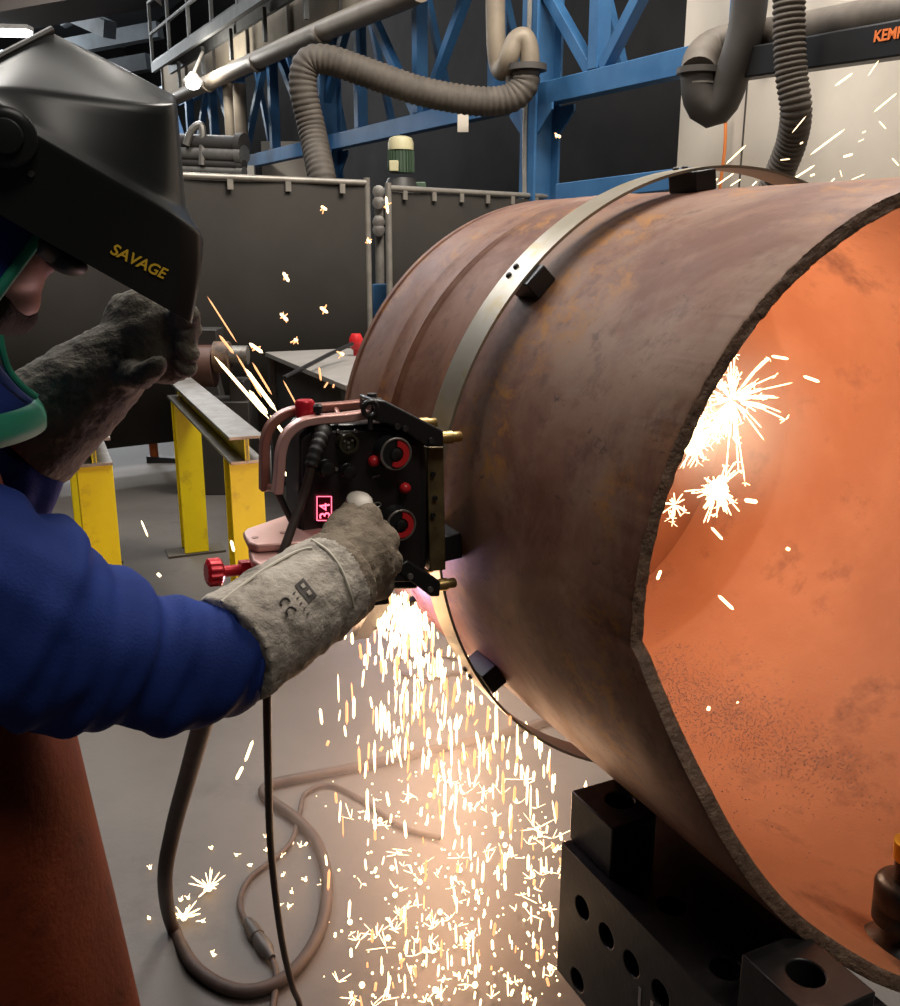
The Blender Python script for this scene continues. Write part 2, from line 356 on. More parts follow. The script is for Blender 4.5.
# ------------------------------------------------------------------ fume hoses
def hose(name, pts, r, m, label, ribs=True, pitch=.045, nseg=14, amp=.12):
    sp_ = spline(pts, nseg); L = [0]
    for i in range(1, len(sp_)): L.append(L[-1]+(sp_[i]-sp_[i-1]).length)
    step = pitch/4 if ribs else .05; n = int(L[-1]/step); out = []; rr = []; j = 0
    for i in range(n+1):
        d = L[-1]*i/n
        while j < len(L)-2 and L[j+1] < d: j += 1
        out.append(sp_[j].lerp(sp_[j+1], (d-L[j])/max(L[j+1]-L[j], 1e-6)))
        rr.append(r*(1-amp+amp*(.0, .7, 1, .7)[i % 4]) if ribs else r)
    b = MB(); b.tube(out, rr, 20); o = b.build(name, m, ang=60); return tag(o, label, 'hose')
HT = 8.9
hose('ribbed_hose', [P(327, 205, HT-.2), P(322, 178, HT-.2), P(312, 130, HT), P(303, 88, HT), P(308, 63, HT), P(328, 60, HT), P(365, 72, HT), P(420, 91, HT), P(475, 101, HT), P(508, 99, HT), P(524, 86, HT), P(526, 70, HT)], .125, m_hose,
     'brown ribbed fume hose arching from the curtain rail to the blue column', pitch=.05, amp=.08)
gd = thing('gooseneck_duct', 'beige gooseneck duct with collar feeding the brown ribbed hose at the column', 'duct', P(526, 68, HT))
b = MB(); b.tube(spline([P(530, 69, HT), P(529, 50, HT), P(524, 38, HT), P(515, 42, HT), P(509, 58, HT), P(504, 70, HT+.1), P(499, 66, HT+.2), P(496, 40, HT+.2), P(495, -30, HT+.2)], 8), .085, 14); b.build('duct_tube', m_duct, gd)
b = MB(); b.lathe(P(527, 71, HT), V((0, 0, 1)), [(0, .17), (.05, .17)], 20); b.build('collar', m_hosedark, gd)
b = MB(); b.box(P(509, 80, HT+.05), (.06, .06, .5)); b.build('hanger_bracket', m_hosedark, gd)
b = MB(); b.box(P(463, 121, 9.3), (.1, .01, .19)); b.bar(P(463, 112, 9.3), P(463, 100, 9.3), .01, .01, up=V((0, 1, 0))); tag(b.build('paper_tag', m_white), 'small white tag hanging below the ribbed hose', 'tag')
R7 = 6.3
ud = hose('return_duct', [P(698, 72, R7), P(698.5, 90, R7), P(701.5, 102, R7), P(707, 109.5, R7), P(714, 110, R7), P(720, 105, R7-.03), P(726, 94, R7-.05), P(735, 66, R7-.1), P(746, 28, R7-.15), P(752, -20, R7-.2)], .105, m_hosedark, 'smooth dark duct with a U bend hanging in front of the white wall', ribs=False, nseg=10)
b = MB(); b.lathe(P(698, 74, R7), V((0, 0, 1)), [(0, .13), (.035, .13)], 20); b.build('collar', m_hosedark, ud)
b = MB(); b.lathe(P(699, 85, R7), V((0, 0, 1)), [(0, .108), (.01, .108)], 20); b.build('clip_band', m_rail, ud)
md = hose('overhead_duct', [P(1010, 5, 4.9), P(900, 15, 5.4), P(800, 32, 6.0), P(745, 40, 6.4), P(715, 46, 6.5), P(701, 58, 6.4), P(698, 72, R7)], .105, m_hose, 'thick brown duct running along the black boom to the frame edge', ribs=False, nseg=10)
hose('corrugated_hose', [P(790, -30, 5.6), P(789, 20, 5.6), P(791, 70, 5.6), P(796, 110, 5.6), P(792, 140, 5.7), P(783, 165, 5.8), P(772, 190, 5.9)], .087, m_hose, 'brown corrugated hose hanging straight down in front of the white wall', pitch=.03)
bm = MB(); a, e = P(735, 66, 6.3), P(1000, 24, 4.7)
bm.bar(a, e, .12, .17); bo = bm.build('support_boom', m_black, bevel=.01); tag(bo, 'black boom arm with orange lettering under the thick brown duct', 'boom')
d = (e-a).normalized(); up_ = (V((0, 0, 1))-d*d.z).normalized(); nn = d.cross(up_)
o0 = PL(873, 42, a-nn*(-.065), nn)
me = text_mesh('KEMP', .074, d, up_, o0, .001, 0, 1.0, bold=.002); link('lettering', me, mat('orange_letter', (.85, .2, .04), .5), bo)['label'] = 'orange capital letters on the boom'
b = MB(); q = wallp(727, 0)-HN*.12; zt, zb = P(727, 105, q.y).z, .3; b.tube([V((q.x, q.y, zb+(zt-zb)*i/20))+HU*.012*math.sin(i) for i in range(21)], .014, 8)
tag(b.build('orange_rope', m_orangecord), 'orange rope hanging straight down the white wall below the dark U duct', 'rope')

# ------------------------------------------------------------------ welding curtains
def curtain(a, e, zr, zb, label, posts, nclip):
    t = thing('welding_curtain', label, 'curtain', V((a.x, a.y, 0))); d = (e-a).normalized(); nrm = V((-d.y, d.x, 0)); L = (e-a).length
    rows = []
    n = int(L/.03)
    for z in (zr-.03, (zr+zb)/2, zb):
        rows.append([V((a.x, a.y, z))+d*L*i/n+nrm*(.006*math.sin(i*.21)+.012*noise.noise(V((i*.07, z, 0)))) for i in range(n+1)])
    b = MB(); b.grid(rows); b.build('curtain_sheet', m_curtain, t, solid=.004, recalc=False)
    b = MB(); b.tube([V((a.x, a.y, zr)), V((e.x, e.y, zr))], .024, 12); b.build('curtain_rail', m_rail, t)
    for i in range(nclip):
        c = a+d*L*(i+.5)/nclip; b = MB(); b.box(V((c.x, c.y, zr-.05))-nrm*.02, (.045, .012, .07), Matrix.Rotation(math.atan2(d.y, d.x), 3, 'Z')); b.build('clip', m_rail, t)
    for q in posts:
        c = a+d*L*q; b = MB(); b.cyl((c.x, c.y, .03), (c.x, c.y, zr+.04), .026, n=12); b.build('curtain_post', m_rail, t)
        b = MB(); b.bar(V((c.x, c.y, .03))-nrm*.3, V((c.x, c.y, .03))+nrm*.3, .06, .05); b.build('post_foot', m_rail, t)
    return t
ca = P(155, 245, 7.0); ce = P(368, 245, 7.95); dc = (ce-ca).normalized(); cs = ca-dc*2.4
curtain(cs, ce, P(365, 183, 7.95).z, .16, 'dark grey welding curtain hanging behind the yellow stands', (.02, 1.), 9)
cg = P(389, 245, 8.05); ch_ = cg+(V((dc.x, dc.y+.25, 0))).normalized()*2.6
curtain(cg, ch_, P(389, 188, 8.05).z, .16, 'dark welding curtain stretching behind the rusty pipe toward the blue column', (0., 1.), 8)

# ------------------------------------------------------------------ pump, valves between the curtains
pb = P(401, 170, 9.0)
pm = thing('pump_motor', 'green pump motor with cream domed cap behind the curtain rail', 'motor', V((pb.x, pb.y, 0)))
z0, zc = P(401, 178, 9.).z, P(401, 140, 9.).z
b = MB(); b.lathe(V((pb.x, pb.y, P(401, 150, 9.).z)), (0, 0, 1), [(0, .115), (.06, .115), (.1, .1), (.115, .06)], 24); b.build('cap', m_cream, pm)
b = MB()
nf = 24; b.lathe(V((pb.x, pb.y, P(401, 173, 9.).z)), (0, 0, 1), [(0, .1), (.225, .1)], 24)
for i in range(nf):
    an = 2*PI*i/nf; q = V((pb.x+.105*math.cos(an), pb.y+.105*math.sin(an), 0)); b.bar(V((q.x, q.y, P(401, 172, 9.).z)), V((q.x, q.y, P(401, 151, 9.).z)), .006, .03, up=V((math.cos(an), math.sin(an), 0)))
b.build('motor_body', m_greenpaint, pm)
b = MB(); b.box(P(394, 166, 8.86), (.08, .06, .09)); b.build('terminal_box', m_cream, pm, bevel=.006)
b = MB(); b.lathe(V((pb.x, pb.y, .05)), (0, 0, 1), [(0, .2), (z0-.25, .2), (z0-.05, .12)], 20); b.build('pump_stand', m_dark, pm)
b = MB(); q = P(415, 188, 9.1); b.box((q.x, q.y, q.z), (.2, .16, .1)); b.box((q.x, q.y, q.z/2-.03), (.1, .1, q.z-.06)); tag(b.build('junction_box', m_greenpaint, bevel=.01), 'small green junction box beside the pump motor', 'box')
b = MB()
q = P(380, 245, 8.9); b.cyl((q.x, q.y, .02), (q.x, q.y, 2.05), .045, n=14)
vs = b.build('standpipe', m_rail); tag(vs, 'grey standpipe with round valves in the gap between the curtains', 'pipe')
for y in (192, 203, 222, 230):
    b = MB(); c = P(379, y, 8.84); b.lathe(c, V((0, -1, 0)), [(0, .055), (.06, .055), (.07, .02)], 14); b.build('valve', m_steel, vs)
b = MB(); q = P(381, 300, 8.6); b.box((q.x, q.y, q.z), (.14, .12, .28)); b.box((q.x, q.y, q.z/2-.07), (.12, .1, q.z-.14)); tag(b.build('blue_box', m_blue, bevel=.01), 'small blue box low in the gap between the two curtains', 'box')

# ------------------------------------------------------------------ workshop behind: yellow stands, table, rolls
SU = V((-math.sin(.41), math.cos(.41), 0)); SN = V((math.cos(.41), math.sin(.41), 0))
def stand(near, L, zt, label, plates):
    t = thing('beam_stand', label, 'stand', V((near.x, near.y, 0))+SU*L/2)
    h, w, tk = .105, .125, .012
    a = V((near.x, near.y, zt-h/2)); e = a+SU*L
    b = MB(); ibeam(b, a, e, w, h, tk); b.build('beam', m_steel, t, bevel=.001)
    b = MB(); b.bar(a+V((0, 0, 0)), e, tk*1.4, h-2*tk-.002); b.build('beam_web', m_yellow, t)
    for q in (.09, L-.2):
        c = a+SU*q; b = MB(); ibeam(b, V((c.x, c.y, .015)), V((c.x, c.y, zt-h)), .125, .125, .01, up=SU); b.build('leg', m_yellow, t, bevel=.001)
        b = MB(); b.box((c.x, c.y, .006), (.3, .15, .012), Matrix.Rotation(.41, 3, 'Z')); b.build('base_plate', mat('floor_plate', (.07, .06, .045), .7), t)
    return t
stand(P(246, 433, 3.45), 1.75, .915, 'yellow steel beam stand behind the welding carriage, greasy grey beam on two legs', True)
stand(P(92, 436, 3.4), 1.6, .915, 'yellow beam stand partly hidden behind the raised glove', True)
tb = thing('work_table', 'grey topped steel table in front of the curtain, left of the pipe', 'table', V((-.5, 5.9, 0)))
t0 = PZ(345, 385, .9); t1 = PZ(265, 352, .9); td = (t1-t0).normalized(); tn = V((td.y, -td.x, 0))
L = (t1-t0).length
b = MB(); q = [t0-td*.0, t1, t1+tn*1.3, t0+tn*1.3]; b.hex([p-V((0, 0, .03)) for p in q], q); b.build('table_top', m_grey, tb, bevel=.003)
b = MB(); q = [t0+tn*.04+td*.05, t1+tn*.04-td*.05, t1+tn*1.2-td*.05, t0+tn*1.2+td*.05]; b.hex([V((p.x, p.y, .08)) for p in q], [p-V((0, 0, .03)) for p in q]); b.build('side_panel', m_dark, tb)
for i in range(4):
    p = q[i]; b = MB(); b.bar(V((p.x, p.y, 0)), V((p.x, p.y, .87)), .07, .07, up=td); b.build('leg', m_dark, tb)
# clamp handle on the table
cl = thing('table_clamp', 'dark bar with red grip leaning across the grey table top', 'clamp', PZ(300, 370, .92))
b = MB(); b.tube([PZ(284, 378, .93), PZ(330, 354, .97), PZ(352, 344, 1.0)], .013, 8); b.build('bar', m_black, cl)
b = MB(); c = PZ(356, 340, 1.0); b.lathe(c-V((0, 0, .06)), (0, 0, 1), [(0, .03), (.02, .045), (.07, .045), (.1, .03)], 14); b.cyl(c-V((0, 0, .1)), c-V((0, 0, .06)), .02, n=10); b.build('grip', m_redplain, cl)
# roll machine
rm = thing('pipe_roller', 'dark pipe roller stand with a brown drum and mottled disc beside the raised glove', 'machine', V((P(212, 370, 6.1).x, 6.1, 0)))
def axl(x, y, Y): return P(x, y, Y)
b = MB(); b.cyl(axl(186, 366, 6.1), axl(215, 366, 6.1), .135, n=28); b.build('drum', mat('brown_drum', (.12, .06, .045), .5, .2, (.09, .045, .035), 6), rm)
b = MB(); b.cyl(axl(215, 357, 6.08), axl(230, 357, 6.08), .1, n=24); b.build('disc', mat('mottled_disc', (.25, .15, .09), .6, 0, (.06, .04, .03), 12), rm)
b = MB(); b.cyl(axl(230, 355, 6.1), axl(248, 355, 6.1), .06, n=18); b.build('shaft', m_steel, rm)
b = MB(); b.box(axl(205, 336, 6.2), (.2, .2, .1)); b.build('gear_cover', m_dark, rm, bevel=.008)
b = MB(); q = axl(215, 400, 6.2); b.box((q.x, 6.2, .31), (.5, .28, .62)); b.box((q.x+.17, 6.2, .67), (.1, .2, .16)); b.box((q.x-.2, 6.2, .67), (.06, .2, .16)); b.build('frame', m_dark, rm, bevel=.006)
op = thing('orange_post', 'thin orange post on a dark foot in front of the curtain', 'post', PZ(155, 462, 0))
c = PZ(155, 462, 0); b = MB(); b.cyl((c.x, c.y, .03), (c.x-.02, c.y, .75), .032, n=12); b.build('shaft', m_orange, op)
b = MB(); b.hex([c+V((-.05, -.04, 0)), c+V((.3, -.04, 0)), c+V((.3, .04, 0)), c+V((-.05, .04, 0))], [c+V((-.05, -.04, .05)), c+V((.28, -.04, .03)), c+V((.28, .04, .03)), c+V((-.05, .04, .05))]); b.build('foot', m_black, op)
b = MB(); c = PZ(193, 500, 0); q0, q1 = PZ(172, 498, 0)+V((0, .6, 0)), PZ(222, 496, 0)+V((0, .6, 0))
b.hex([q0, q1, q1+V((0, .12, 0)), q0+V((0, .12, 0))], [q0.lerp(q1, .2)+V((0, 0, .75)), q0.lerp(q1, .55)+V((0, 0, .75)), q0.lerp(q1, .55)+V((0, .12, .75)), q0.lerp(q1, .2)+V((0, .12, .75))])
tag(b.build('tapered_pedestal', m_dark, bevel=.01), 'dark tapered pedestal on the floor behind the yellow stand legs', 'pedestal')
#@@PART2
# ================================================================== RUSTY PIPE
RI = .528; PLEN = 1.085
KN = [(0, 0), (90, 0), (183, 0), (184.5, -.016), (190, -.052), (196, -.085), (201, -.11), (210, -.138), (219, -.155), (231, -.172), (239, -.21), (245, -.228), (270, -.27), (300, -.24), (340, -.06), (360, 0)]
def rim_s(th):
    th %= 360
    for (a, x), (b, y) in zip(KN, KN[1:]):
        if a <= th <= b: return x+(y-x)*(th-a)/(b-a)
    return 0
def rough(th, k): 
    a = 1.0 if 40 < th < 184 else .25
    return a*(.0035*noise.noise(V((th*.5, k*.8, 0)))+.0022*noise.noise(V((th*1.9, k*1.5, 5)))+.0025*noise.noise(V((th*.08, k, 9))))
m_rust = bpy.data.materials.new('rusty_steel'); m_rust.use_nodes = True
def rust_nodes(m):
    nt = m.node_tree; N, L = nt.nodes, nt.links; bs = N['Principled BSDF']; tc = N.new('ShaderNodeTexCoord')
    def nz(sc, det=8, ro=.65, dist=0, st=None):
        n = N.new('ShaderNodeTexNoise'); n.inputs['Scale'].default_value = sc; n.inputs['Detail'].default_value = det; n.inputs['Roughness'].default_value = ro; n.inputs['Distortion'].default_value = dist
        src = tc.outputs['Object']
        if st: mp = N.new('ShaderNodeMapping'); mp.inputs['Rotation'].default_value = (0, 0, -YAW); mp.inputs['Scale'].default_value = st; L.new(src, mp.inputs[0]); src = mp.outputs[0]
        L.new(src, n.inputs['Vector']); return n.outputs['Fac']
    def rng(f, a, b_):
        r = N.new('ShaderNodeMapRange'); r.inputs[1].default_value = a; r.inputs[2].default_value = b_; r.interpolation_type = 'SMOOTHSTEP'; L.new(f, r.inputs[0]); return r.outputs[0]
    def mul(x, y):
        q = N.new('ShaderNodeMath'); q.operation = 'MULTIPLY'; L.new(x, q.inputs[0])
        if isinstance(y, float): q.inputs[1].default_value = y
        else: L.new(y, q.inputs[1])
        return q.outputs[0]
    def mix(f, a, c):
        q = N.new('ShaderNodeMix'); q.data_type = 'RGBA'; L.new(f, q.inputs[0])
        if isinstance(a, tuple): q.inputs[6].default_value = (*a, 1)
        else: L.new(a, q.inputs[6])
        q.inputs[7].default_value = (*c, 1); return q.outputs[2]
    c = mix(rng(nz(4.5, 12, .7, .6), .38, .62), (.155, .06, .036), (.245, .12, .078))
    c = mix(mul(rng(nz(2.2, 10, .7, .3), .48, .66), .75), c, (.29, .185, .13))
    c = mix(mul(rng(nz(17, 8, .7), .52, .68), .7), c, (.12, .05, .035))
    c = mix(mul(mul(rng(nz(3.1, 2, .5), .52, .64), rng(nz(26, 8, .75, .4, (1, .45, 1)), .46, .62)), .8), c, (.38, .16, .03))
    c = mix(mul(rng(nz(30, 6, .75, .3, (1, .5, 1)), .62, .7), .8), c, (.05, .028, .022))
    L.new(c, bs.inputs['Base Color'])
    r = N.new('ShaderNodeMapRange'); bs.inputs['Specular IOR Level'].default_value = .22; r.inputs[3].default_value = .42; r.inputs[4].default_value = .75; L.new(nz(12, 8), r.inputs[0]); L.new(r.outputs[0], bs.inputs['Roughness'])
    bs.inputs['Metallic'].default_value = .08
    bp = N.new('ShaderNodeBump'); bp.inputs['Strength'].default_value = .12; bp.inputs['Distance'].default_value = .004; L.new(nz(70, 10, .8), bp.inputs['Height']); L.new(bp.outputs[0], bs.inputs['Normal'])
rust_nodes(m_rust)
m_rustin = mat('rusty_steel_inside', (.3, .115, .05), .62, .05, (.37, .16, .08), 3.5, (.17, .065, .033), bump=.1, bscale=140)
m_edge = mat('cut_oxide', (.24, .14, .09), .5, .1, (.13, .08, .055), 30, (.36, .25, .16), bump=.6, bscale=110)
NT = 720
ths = [360*i/NT for i in range(NT)]
def ring(r, fs): return [PC(t, fs(t) if callable(fs) else fs, r) for t in ths]
def shell(rings, closed=True):
    n = len(rings[0]); mb = MB(); mb.add([p for r in rings for p in r], [(k*n+i, k*n+(i+1) % n, (k+1)*n+(i+1) % n, (k+1)*n+i) for k in range(len(rings)-1) for i in range(n)]); return mb
OUT0 = lambda t: rim_s(t)+rough(t, 0); IN0 = lambda t: rim_s(t)+.002+rough(t, 4)
prof = [(.785, 0), (.793, .0025), (.8, -.003), (.806, .001), (.812, .0035), (.82, -.003), (.828, .0015), (.84, 0), (.90, 0), (.905, .0012), (.912, 0), (1.05, 0), (1.058, -.003), (1.066, -.003), (1.07, .0), (PLEN, 0)]
rings = [ring(PR-.0015, OUT0), ring(PR, lambda t: OUT0(t)+.004)]
for q in (.15, .4, .7): rings.append(ring(PR, lambda t, q=q: (rim_s(t)+.004)*(1-q)+.78*q))
rings += [ring(PR+d+.0006*0, s_) for s_, d in prof]
rings += [ring(RI, PLEN)]
rings += [ring(RI, .85), ring(RI-.003, .84), ring(RI-.003, .82), ring(RI, .81)]
for q in (.4, .8): rings.append(ring(RI, lambda t, q=q: .8*(1-q)+(rim_s(t)+.006)*q))
rings += [ring(RI, IN0)]
b = shell(rings); me = b.mesh('pipe')
pipe = link('steel_pipe', me, m_rust, None, 35, origin=PC(270, .4, PR))
tag(pipe, 'huge rusty steel pipe lying across the black blocks, open end toward the viewer', 'pipe')
me.materials.append(m_rustin)
ctr = [0]*0
inv = Matrix.Translation(ORG[pipe.name])
for p in me.polygons:
    c = inv @ p.center - C0
    if math.hypot(c.dot(E1), c.dot(E2)) < RI+.004: p.material_index = 1
rr = [ring(PR-.0015+(RI-PR+.0015)*k/6, (lambda t, k=k: (OUT0(t) if k == 0 else IN0(t) if k == 6 else rim_s(t)+rough(t, k*.66)-.001))) for k in range(7)]
shell(rr).build('cut_edge', m_edge, pipe, ang=80)['label'] = 'dark rough torch-cut edge'
b = MB(); b.lathe(PC(0, 1.07, 0), AX, [(0, RI-.001), (.008, RI-.001)], 180); b.build('added_end_plate', m_rustin, pipe)  # added bulkhead, keeps the deep end bright where the dark hall would show
# slag grit lying in the bottom of the pipe
rg = random.Random(3); b = MB()
for i in range(5200):
    x, y = 655+abs(rg.gauss(0, 95)), rg.gauss(735, 50)
    if rg.random() < .75: y = 660+(x-655)*.5+rg.gauss(15, 24)
    if x > 895: continue
    d = ray(x, y); o = CAM-C0; dx, dy, ox, oy = d.dot(E1), d.dot(E2), o.dot(E1), o.dot(E2)
    A_ = dx*dx+dy*dy; B_ = ox*dx+oy*dy; Cc = ox*ox+oy*oy-(RI-.001)**2; di = B_*B_-A_*Cc
    if di < 0: continue
    p = CAM+d*((-B_+math.sqrt(di))/A_); th = math.degrees(math.atan2((p-C0).dot(E2), (p-C0).dot(E1))) % 360; s_ = (p-C0).dot(AX)
    if not (235 < th < 310 and rim_s(th)+.02 < s_ < 1.0): continue
    r = rg.choice((.0006, .0007, .0009, .001, .0012, .0016)); R3 = Matrix.Rotation(rg.uniform(0, 6), 3, V((rg.random(), rg.random(), rg.random()+.1)).normalized())
    b.add([p+R3 @ (V(q)*r*rg.uniform(.7, 1.2)) for q in ((1, 0, 0), (-1, 0, 0), (0, 1, 0), (0, -1, 0), (0, 0, 1), (0, 0, -1))], [(0, 2, 4), (2, 1, 4), (1, 3, 4), (3, 0, 4), (2, 0, 5), (1, 2, 5), (3, 1, 5), (0, 3, 5)])
tag(b.build('slag_grit', mat('slag', (.17, .12, .13), .4, .4, (.4, .31, .33), 300)), 'dark slag grit strewn over the bottom inside the pipe', 'grit', kind='stuff')

# ------------------------------------------------------------------ guide band
BR = .589
m_band = mat('band_steel', (.42, .37, .3), .38, .65, (.33, .28, .2), 7, (.36, .26, .1))
band = thing('guide_band', 'pale steel guide band ringing the pipe on black spacer blocks', 'band', PC(270, .525, BR))
n = 240; b = MB(); vs = []
for i in range(n):
    for r, s_ in ((BR, .49), (BR, .562), (BR-.005, .562), (BR-.005, .49)): vs.append(PC(360*i/n, s_, r))
b.add(vs, [(i*4+j, i*4+(j+1) % 4, ((i+1) % n)*4+(j+1) % 4, ((i+1) % n)*4+j) for i in range(n) for j in range(4)]); b.build('band_strip', m_band, band)
for th in (136, 98.5, 68, 46, 16, 345, 300, 255, 212, 184):
    t = math.radians(th); rad = E1*math.cos(t)+E2*math.sin(t); tan = -E1*math.sin(t)+E2*math.cos(t); R3 = Matrix((rad, tan, AX)).transposed()
    b = MB(); b.box(PC(th, .512, .567), (.034, .045, .075), R3); sb = b.build('spacer_block', m_black, band, bevel=.002)
    for dt in (-.6, .6):
        b = MB(); b.lathe(PC(th+dt*1.6, .543, BR-.001), rad, [(0, .0055), (.004, .0055), (.006, .003)], 10); b.build('bolt', m_dark, sb)

# ------------------------------------------------------------------ welding carriage
wc = thing('welding_carriage', 'black pipe welding carriage with pink handle and red dials riding the guide band', 'machine', M(365, 600, .5))
FS = .42
def slab(pts, s0, s1, name, m, parent, bevel=.003):
    b = MB(); q = [M(x, y, s0) for x, y in pts]; b.hex(q, [p+AX*(s1-s0) for p in q]); return b.build(name, m, parent, bevel=bevel)
slab([(300, 436), (307, 425), (388, 424), (425, 441), (428, 470), (427, 565), (418, 590), (306, 592), (299, 575)], FS, FS+.075, 'housing', m_black, wc, .006)
slab([(303, 440), (311, 431), (386, 431), (419, 446), (422, 560), (412, 582), (310, 584), (303, 572)], FS-.006, FS+.002, 'front_panel', mat('panel_black', (.014, .011, .011), .35, 0, (.02, .016, .016), 10), wc, .002)
slab([(325, 440), (420, 436), (424, 570), (325, 570)], FS+.07, FS+.15, 'rear_box', m_blackmatte, wc, .004)
# upper arm and lower arm with brass rollers
ua_ = slab([(372, 399), (386, 401), (444, 431), (444, 447), (427, 447), (398, 427), (372, 420)], FS-.025, FS+.03, 'upper_arm', m_black, wc, .003)
for x, y in ((432, 441), (406, 429), (398, 427)):
    b = MB(); b.lathe(M(x, y, FS-.03), AX, [(0, .0045), (.006, .005)], 10); b.build('bolt', m_dark, ua_)
la = slab([(398, 566), (408, 560), (441, 582), (440, 597), (431, 597), (399, 572)], FS-.01, FS+.04, 'lower_arm', m_black, wc, .003)
for x, y in ((431, 590), (411, 577)):
    b = MB(); b.lathe(M(x, y, FS-.015), AX, [(0, .0045), (.006, .005)], 10); b.build('bolt', m_steel, la)
for (x0, x1, y, s_, pr) in ((442, 461, 438, FS+.005, ua_), (420, 436, 424, FS+.1, ua_), (440, 455, 585, FS+.01, la), (421, 440, 568, FS+.09, la)):
    a, e = M(x0, y, s_), M(x1, y, s_); b = MB(); L = (e-a).length
    b.lathe(a-E1*.01, E1, [(0, .009), (.012, .0105), (L*.8, .0105), (L*.85, .0085), (L+.008, .0085), (L+.01, .007)], 18); b.build('roller', m_brass, pr)
slab([(427, 447), (444, 447), (446, 570), (430, 572)], FS+.02, FS+.05, 'roller_rail', m_brass if False else mat('worn_brass', (.2, .15, .07), .45, .5, (.1, .07, .03), 25), wc, .002)
for y in (474, 498, 515):
    b = MB(); b.lathe(M(433+(y == 498)*2, y, FS+.018), AX, [(-.003, .004), (.002, .004)], 10); b.build('bolt', m_black, wc)
# handle: two bent flat bars
def flatbar(pts, s0, w, th, name, m, parent):
    sp_ = spline([M(x, y, s0) for x, y in pts], 8); b = MB(); vs = []; k = len(sp_)
    for i, p in enumerate(sp_):
        d = (sp_[min(i+1, k-1)]-sp_[max(i-1, 0)]).normalized(); nrm = d.cross(AX).normalized()
        vs += [p+nrm*th/2, p-nrm*th/2, p-nrm*th/2+AX*w, p+nrm*th/2+AX*w]
    b.add(vs, [(i*4+j, i*4+(j+1) % 4, i*4+4+(j+1) % 4, i*4+4+j) for i in range(k-1) for j in range(4)]+[(3, 2, 1, 0), tuple((k-1)*4+j for j in range(4))]); return b.build(name, m, parent, bevel=.002)
hpts = [(382, 413), (350, 418), (318, 421), (302, 425), (289, 436), (283, 452), (281, 475), (279, 495)]
h1 = flatbar(hpts, FS-.015, .02, .013, 'handle_bar', m_pink, wc)
h2 = flatbar([(374, 404), (345, 407), (310, 410), (289, 414), (274, 425), (267, 442), (266, 468), (266, 492)], FS+.05, .02, .013, 'handle_bar', m_copper, wc)
b = MB()
b.cyl(M(340, 418, FS-.005), M(335, 408, FS+.06), .004, n=10); b.cyl(M(279, 489, FS-.012), M(266, 487, FS+.07), .006, n=12)
b.build('handle_spacer', m_copper, wc)
c = M(305, 410, FS+.03); b = MB(); b.lathe(c-E2*.012, E2, [(0, .012), (.004, .0145), (.024, .0145), (.027, .012)], 20); b.build('red_cap', m_red, wc)
c = M(318, 410, FS); b = MB(); b.lathe(c-E2*.012, E2, [(0, .003), (.008, .003), (.009, .007), (.018, .007), (.021, .004)], 14); b.build('small_knob', m_black, wc)
c = M(370, 409, FS-.03); b = MB(); b.tube([c+E1*.0105*math.cos(2*PI*i/28)+E2*.0105*math.sin(2*PI*i/28) for i in range(28)], .004, 10, closed=True); b.cyl(c-E2*.012, c-E2*.03, .004, n=10); b.build('eye_bolt', m_blacksteel, wc)
c = M(372, 398, FS+.01); b = MB(); b.lathe(c-E2*.008, E2, [(0, .016), (.007, .016), (.008, .008), (.015, .008)], 6); b.build('top_bolt', m_dark, wc)
def dial(x, y, r, label):
    c = M(x, y, FS-.032); k = M(x-4, y-4, FS)
    b = MB(); cc = c+AX*.036; b.lathe(cc, -AX, [(0, r*1.06), (.02, r*1.06), (.024, r*.97), (.036, r*.97)], 36); d = b.build('dial', m_black, wc)
    d['label'] = label
    b = MB(); b.tube([c+(E1*math.cos(2*PI*i/40)+E2*math.sin(2*PI*i/40))*r*.93 for i in range(40)], .0022, 8, closed=True); b.build('dial_rim', m_steel, d)
    b = MB(); N_ = 22; vs = []
    for dz in (.001, .004):
        for i in range(N_):
            an = math.radians(-115+200*i/(N_-1)); w = .8 if i > 1 else .75
            for q in (.42+.1*abs(i/(N_-1)-.6), w): vs.append(c-AX*dz+(E1*math.cos(an)+E2*math.sin(an))*r*q)
    o = N_*2; fs = []
    for i in range(N_-1):
        fs += [(i*2, i*2+1, i*2+3, i*2+2), (o+i*2+2, o+i*2+3, o+i*2+1, o+i*2), (i*2+1, o+i*2+1, o+i*2+3, i*2+3), (i*2+2, o+i*2+2, o+i*2, i*2)]
    fs += [(0, o, o+1, 1), (N_*2-2, N_*2-1, o+N_*2-1, o+N_*2-2)]
    b.add(vs, fs); b.build('red_insert', m_redplain, d)
    b = MB(); b.lathe(c, -AX, [(0, r*.36), (.004, r*.36), (.006, r*.2)], 16); b.build('hub', m_blacksteel, d)
dial(396, 454, .025, 'upper black dial with a red insert'); dial(401, 525, .0245, 'lower black dial with a red insert, beside the glove')
for x, y in ((374, 461), (405, 488)):
    b = MB(); b.ell(M(x, y, FS-.014), (.0092, .0092, .0085)); b.cyl(M(x, y, FS-.01), M(x, y, FS), .004, n=10); b.build('red_button', m_redplain, wc)
cn = M(346, 442, FS-.006)
b = MB(); b.lathe(cn+AX*.004, -AX, [(0, .0165), (.006, .0165), (.008, .015), (.018, .015), (.018, .0115), (.01, .0115)], 24, caps=False); b.lathe(cn, -AX, [(0, .011), (.008, .011)], 16); co = b.build('connector_socket', mat('olive_metal', (.07, .065, .04), .4, .6), wc)
b = MB()
for dx, dy in ((-.006, .004), (.006, .004), (0, -.006), (0, .001)): b.lathe(cn-AX*.008+E1*dx+E2*dy, -AX, [(0, .002), (.004, .002)], 8)
b.build('pins', m_steel, co)
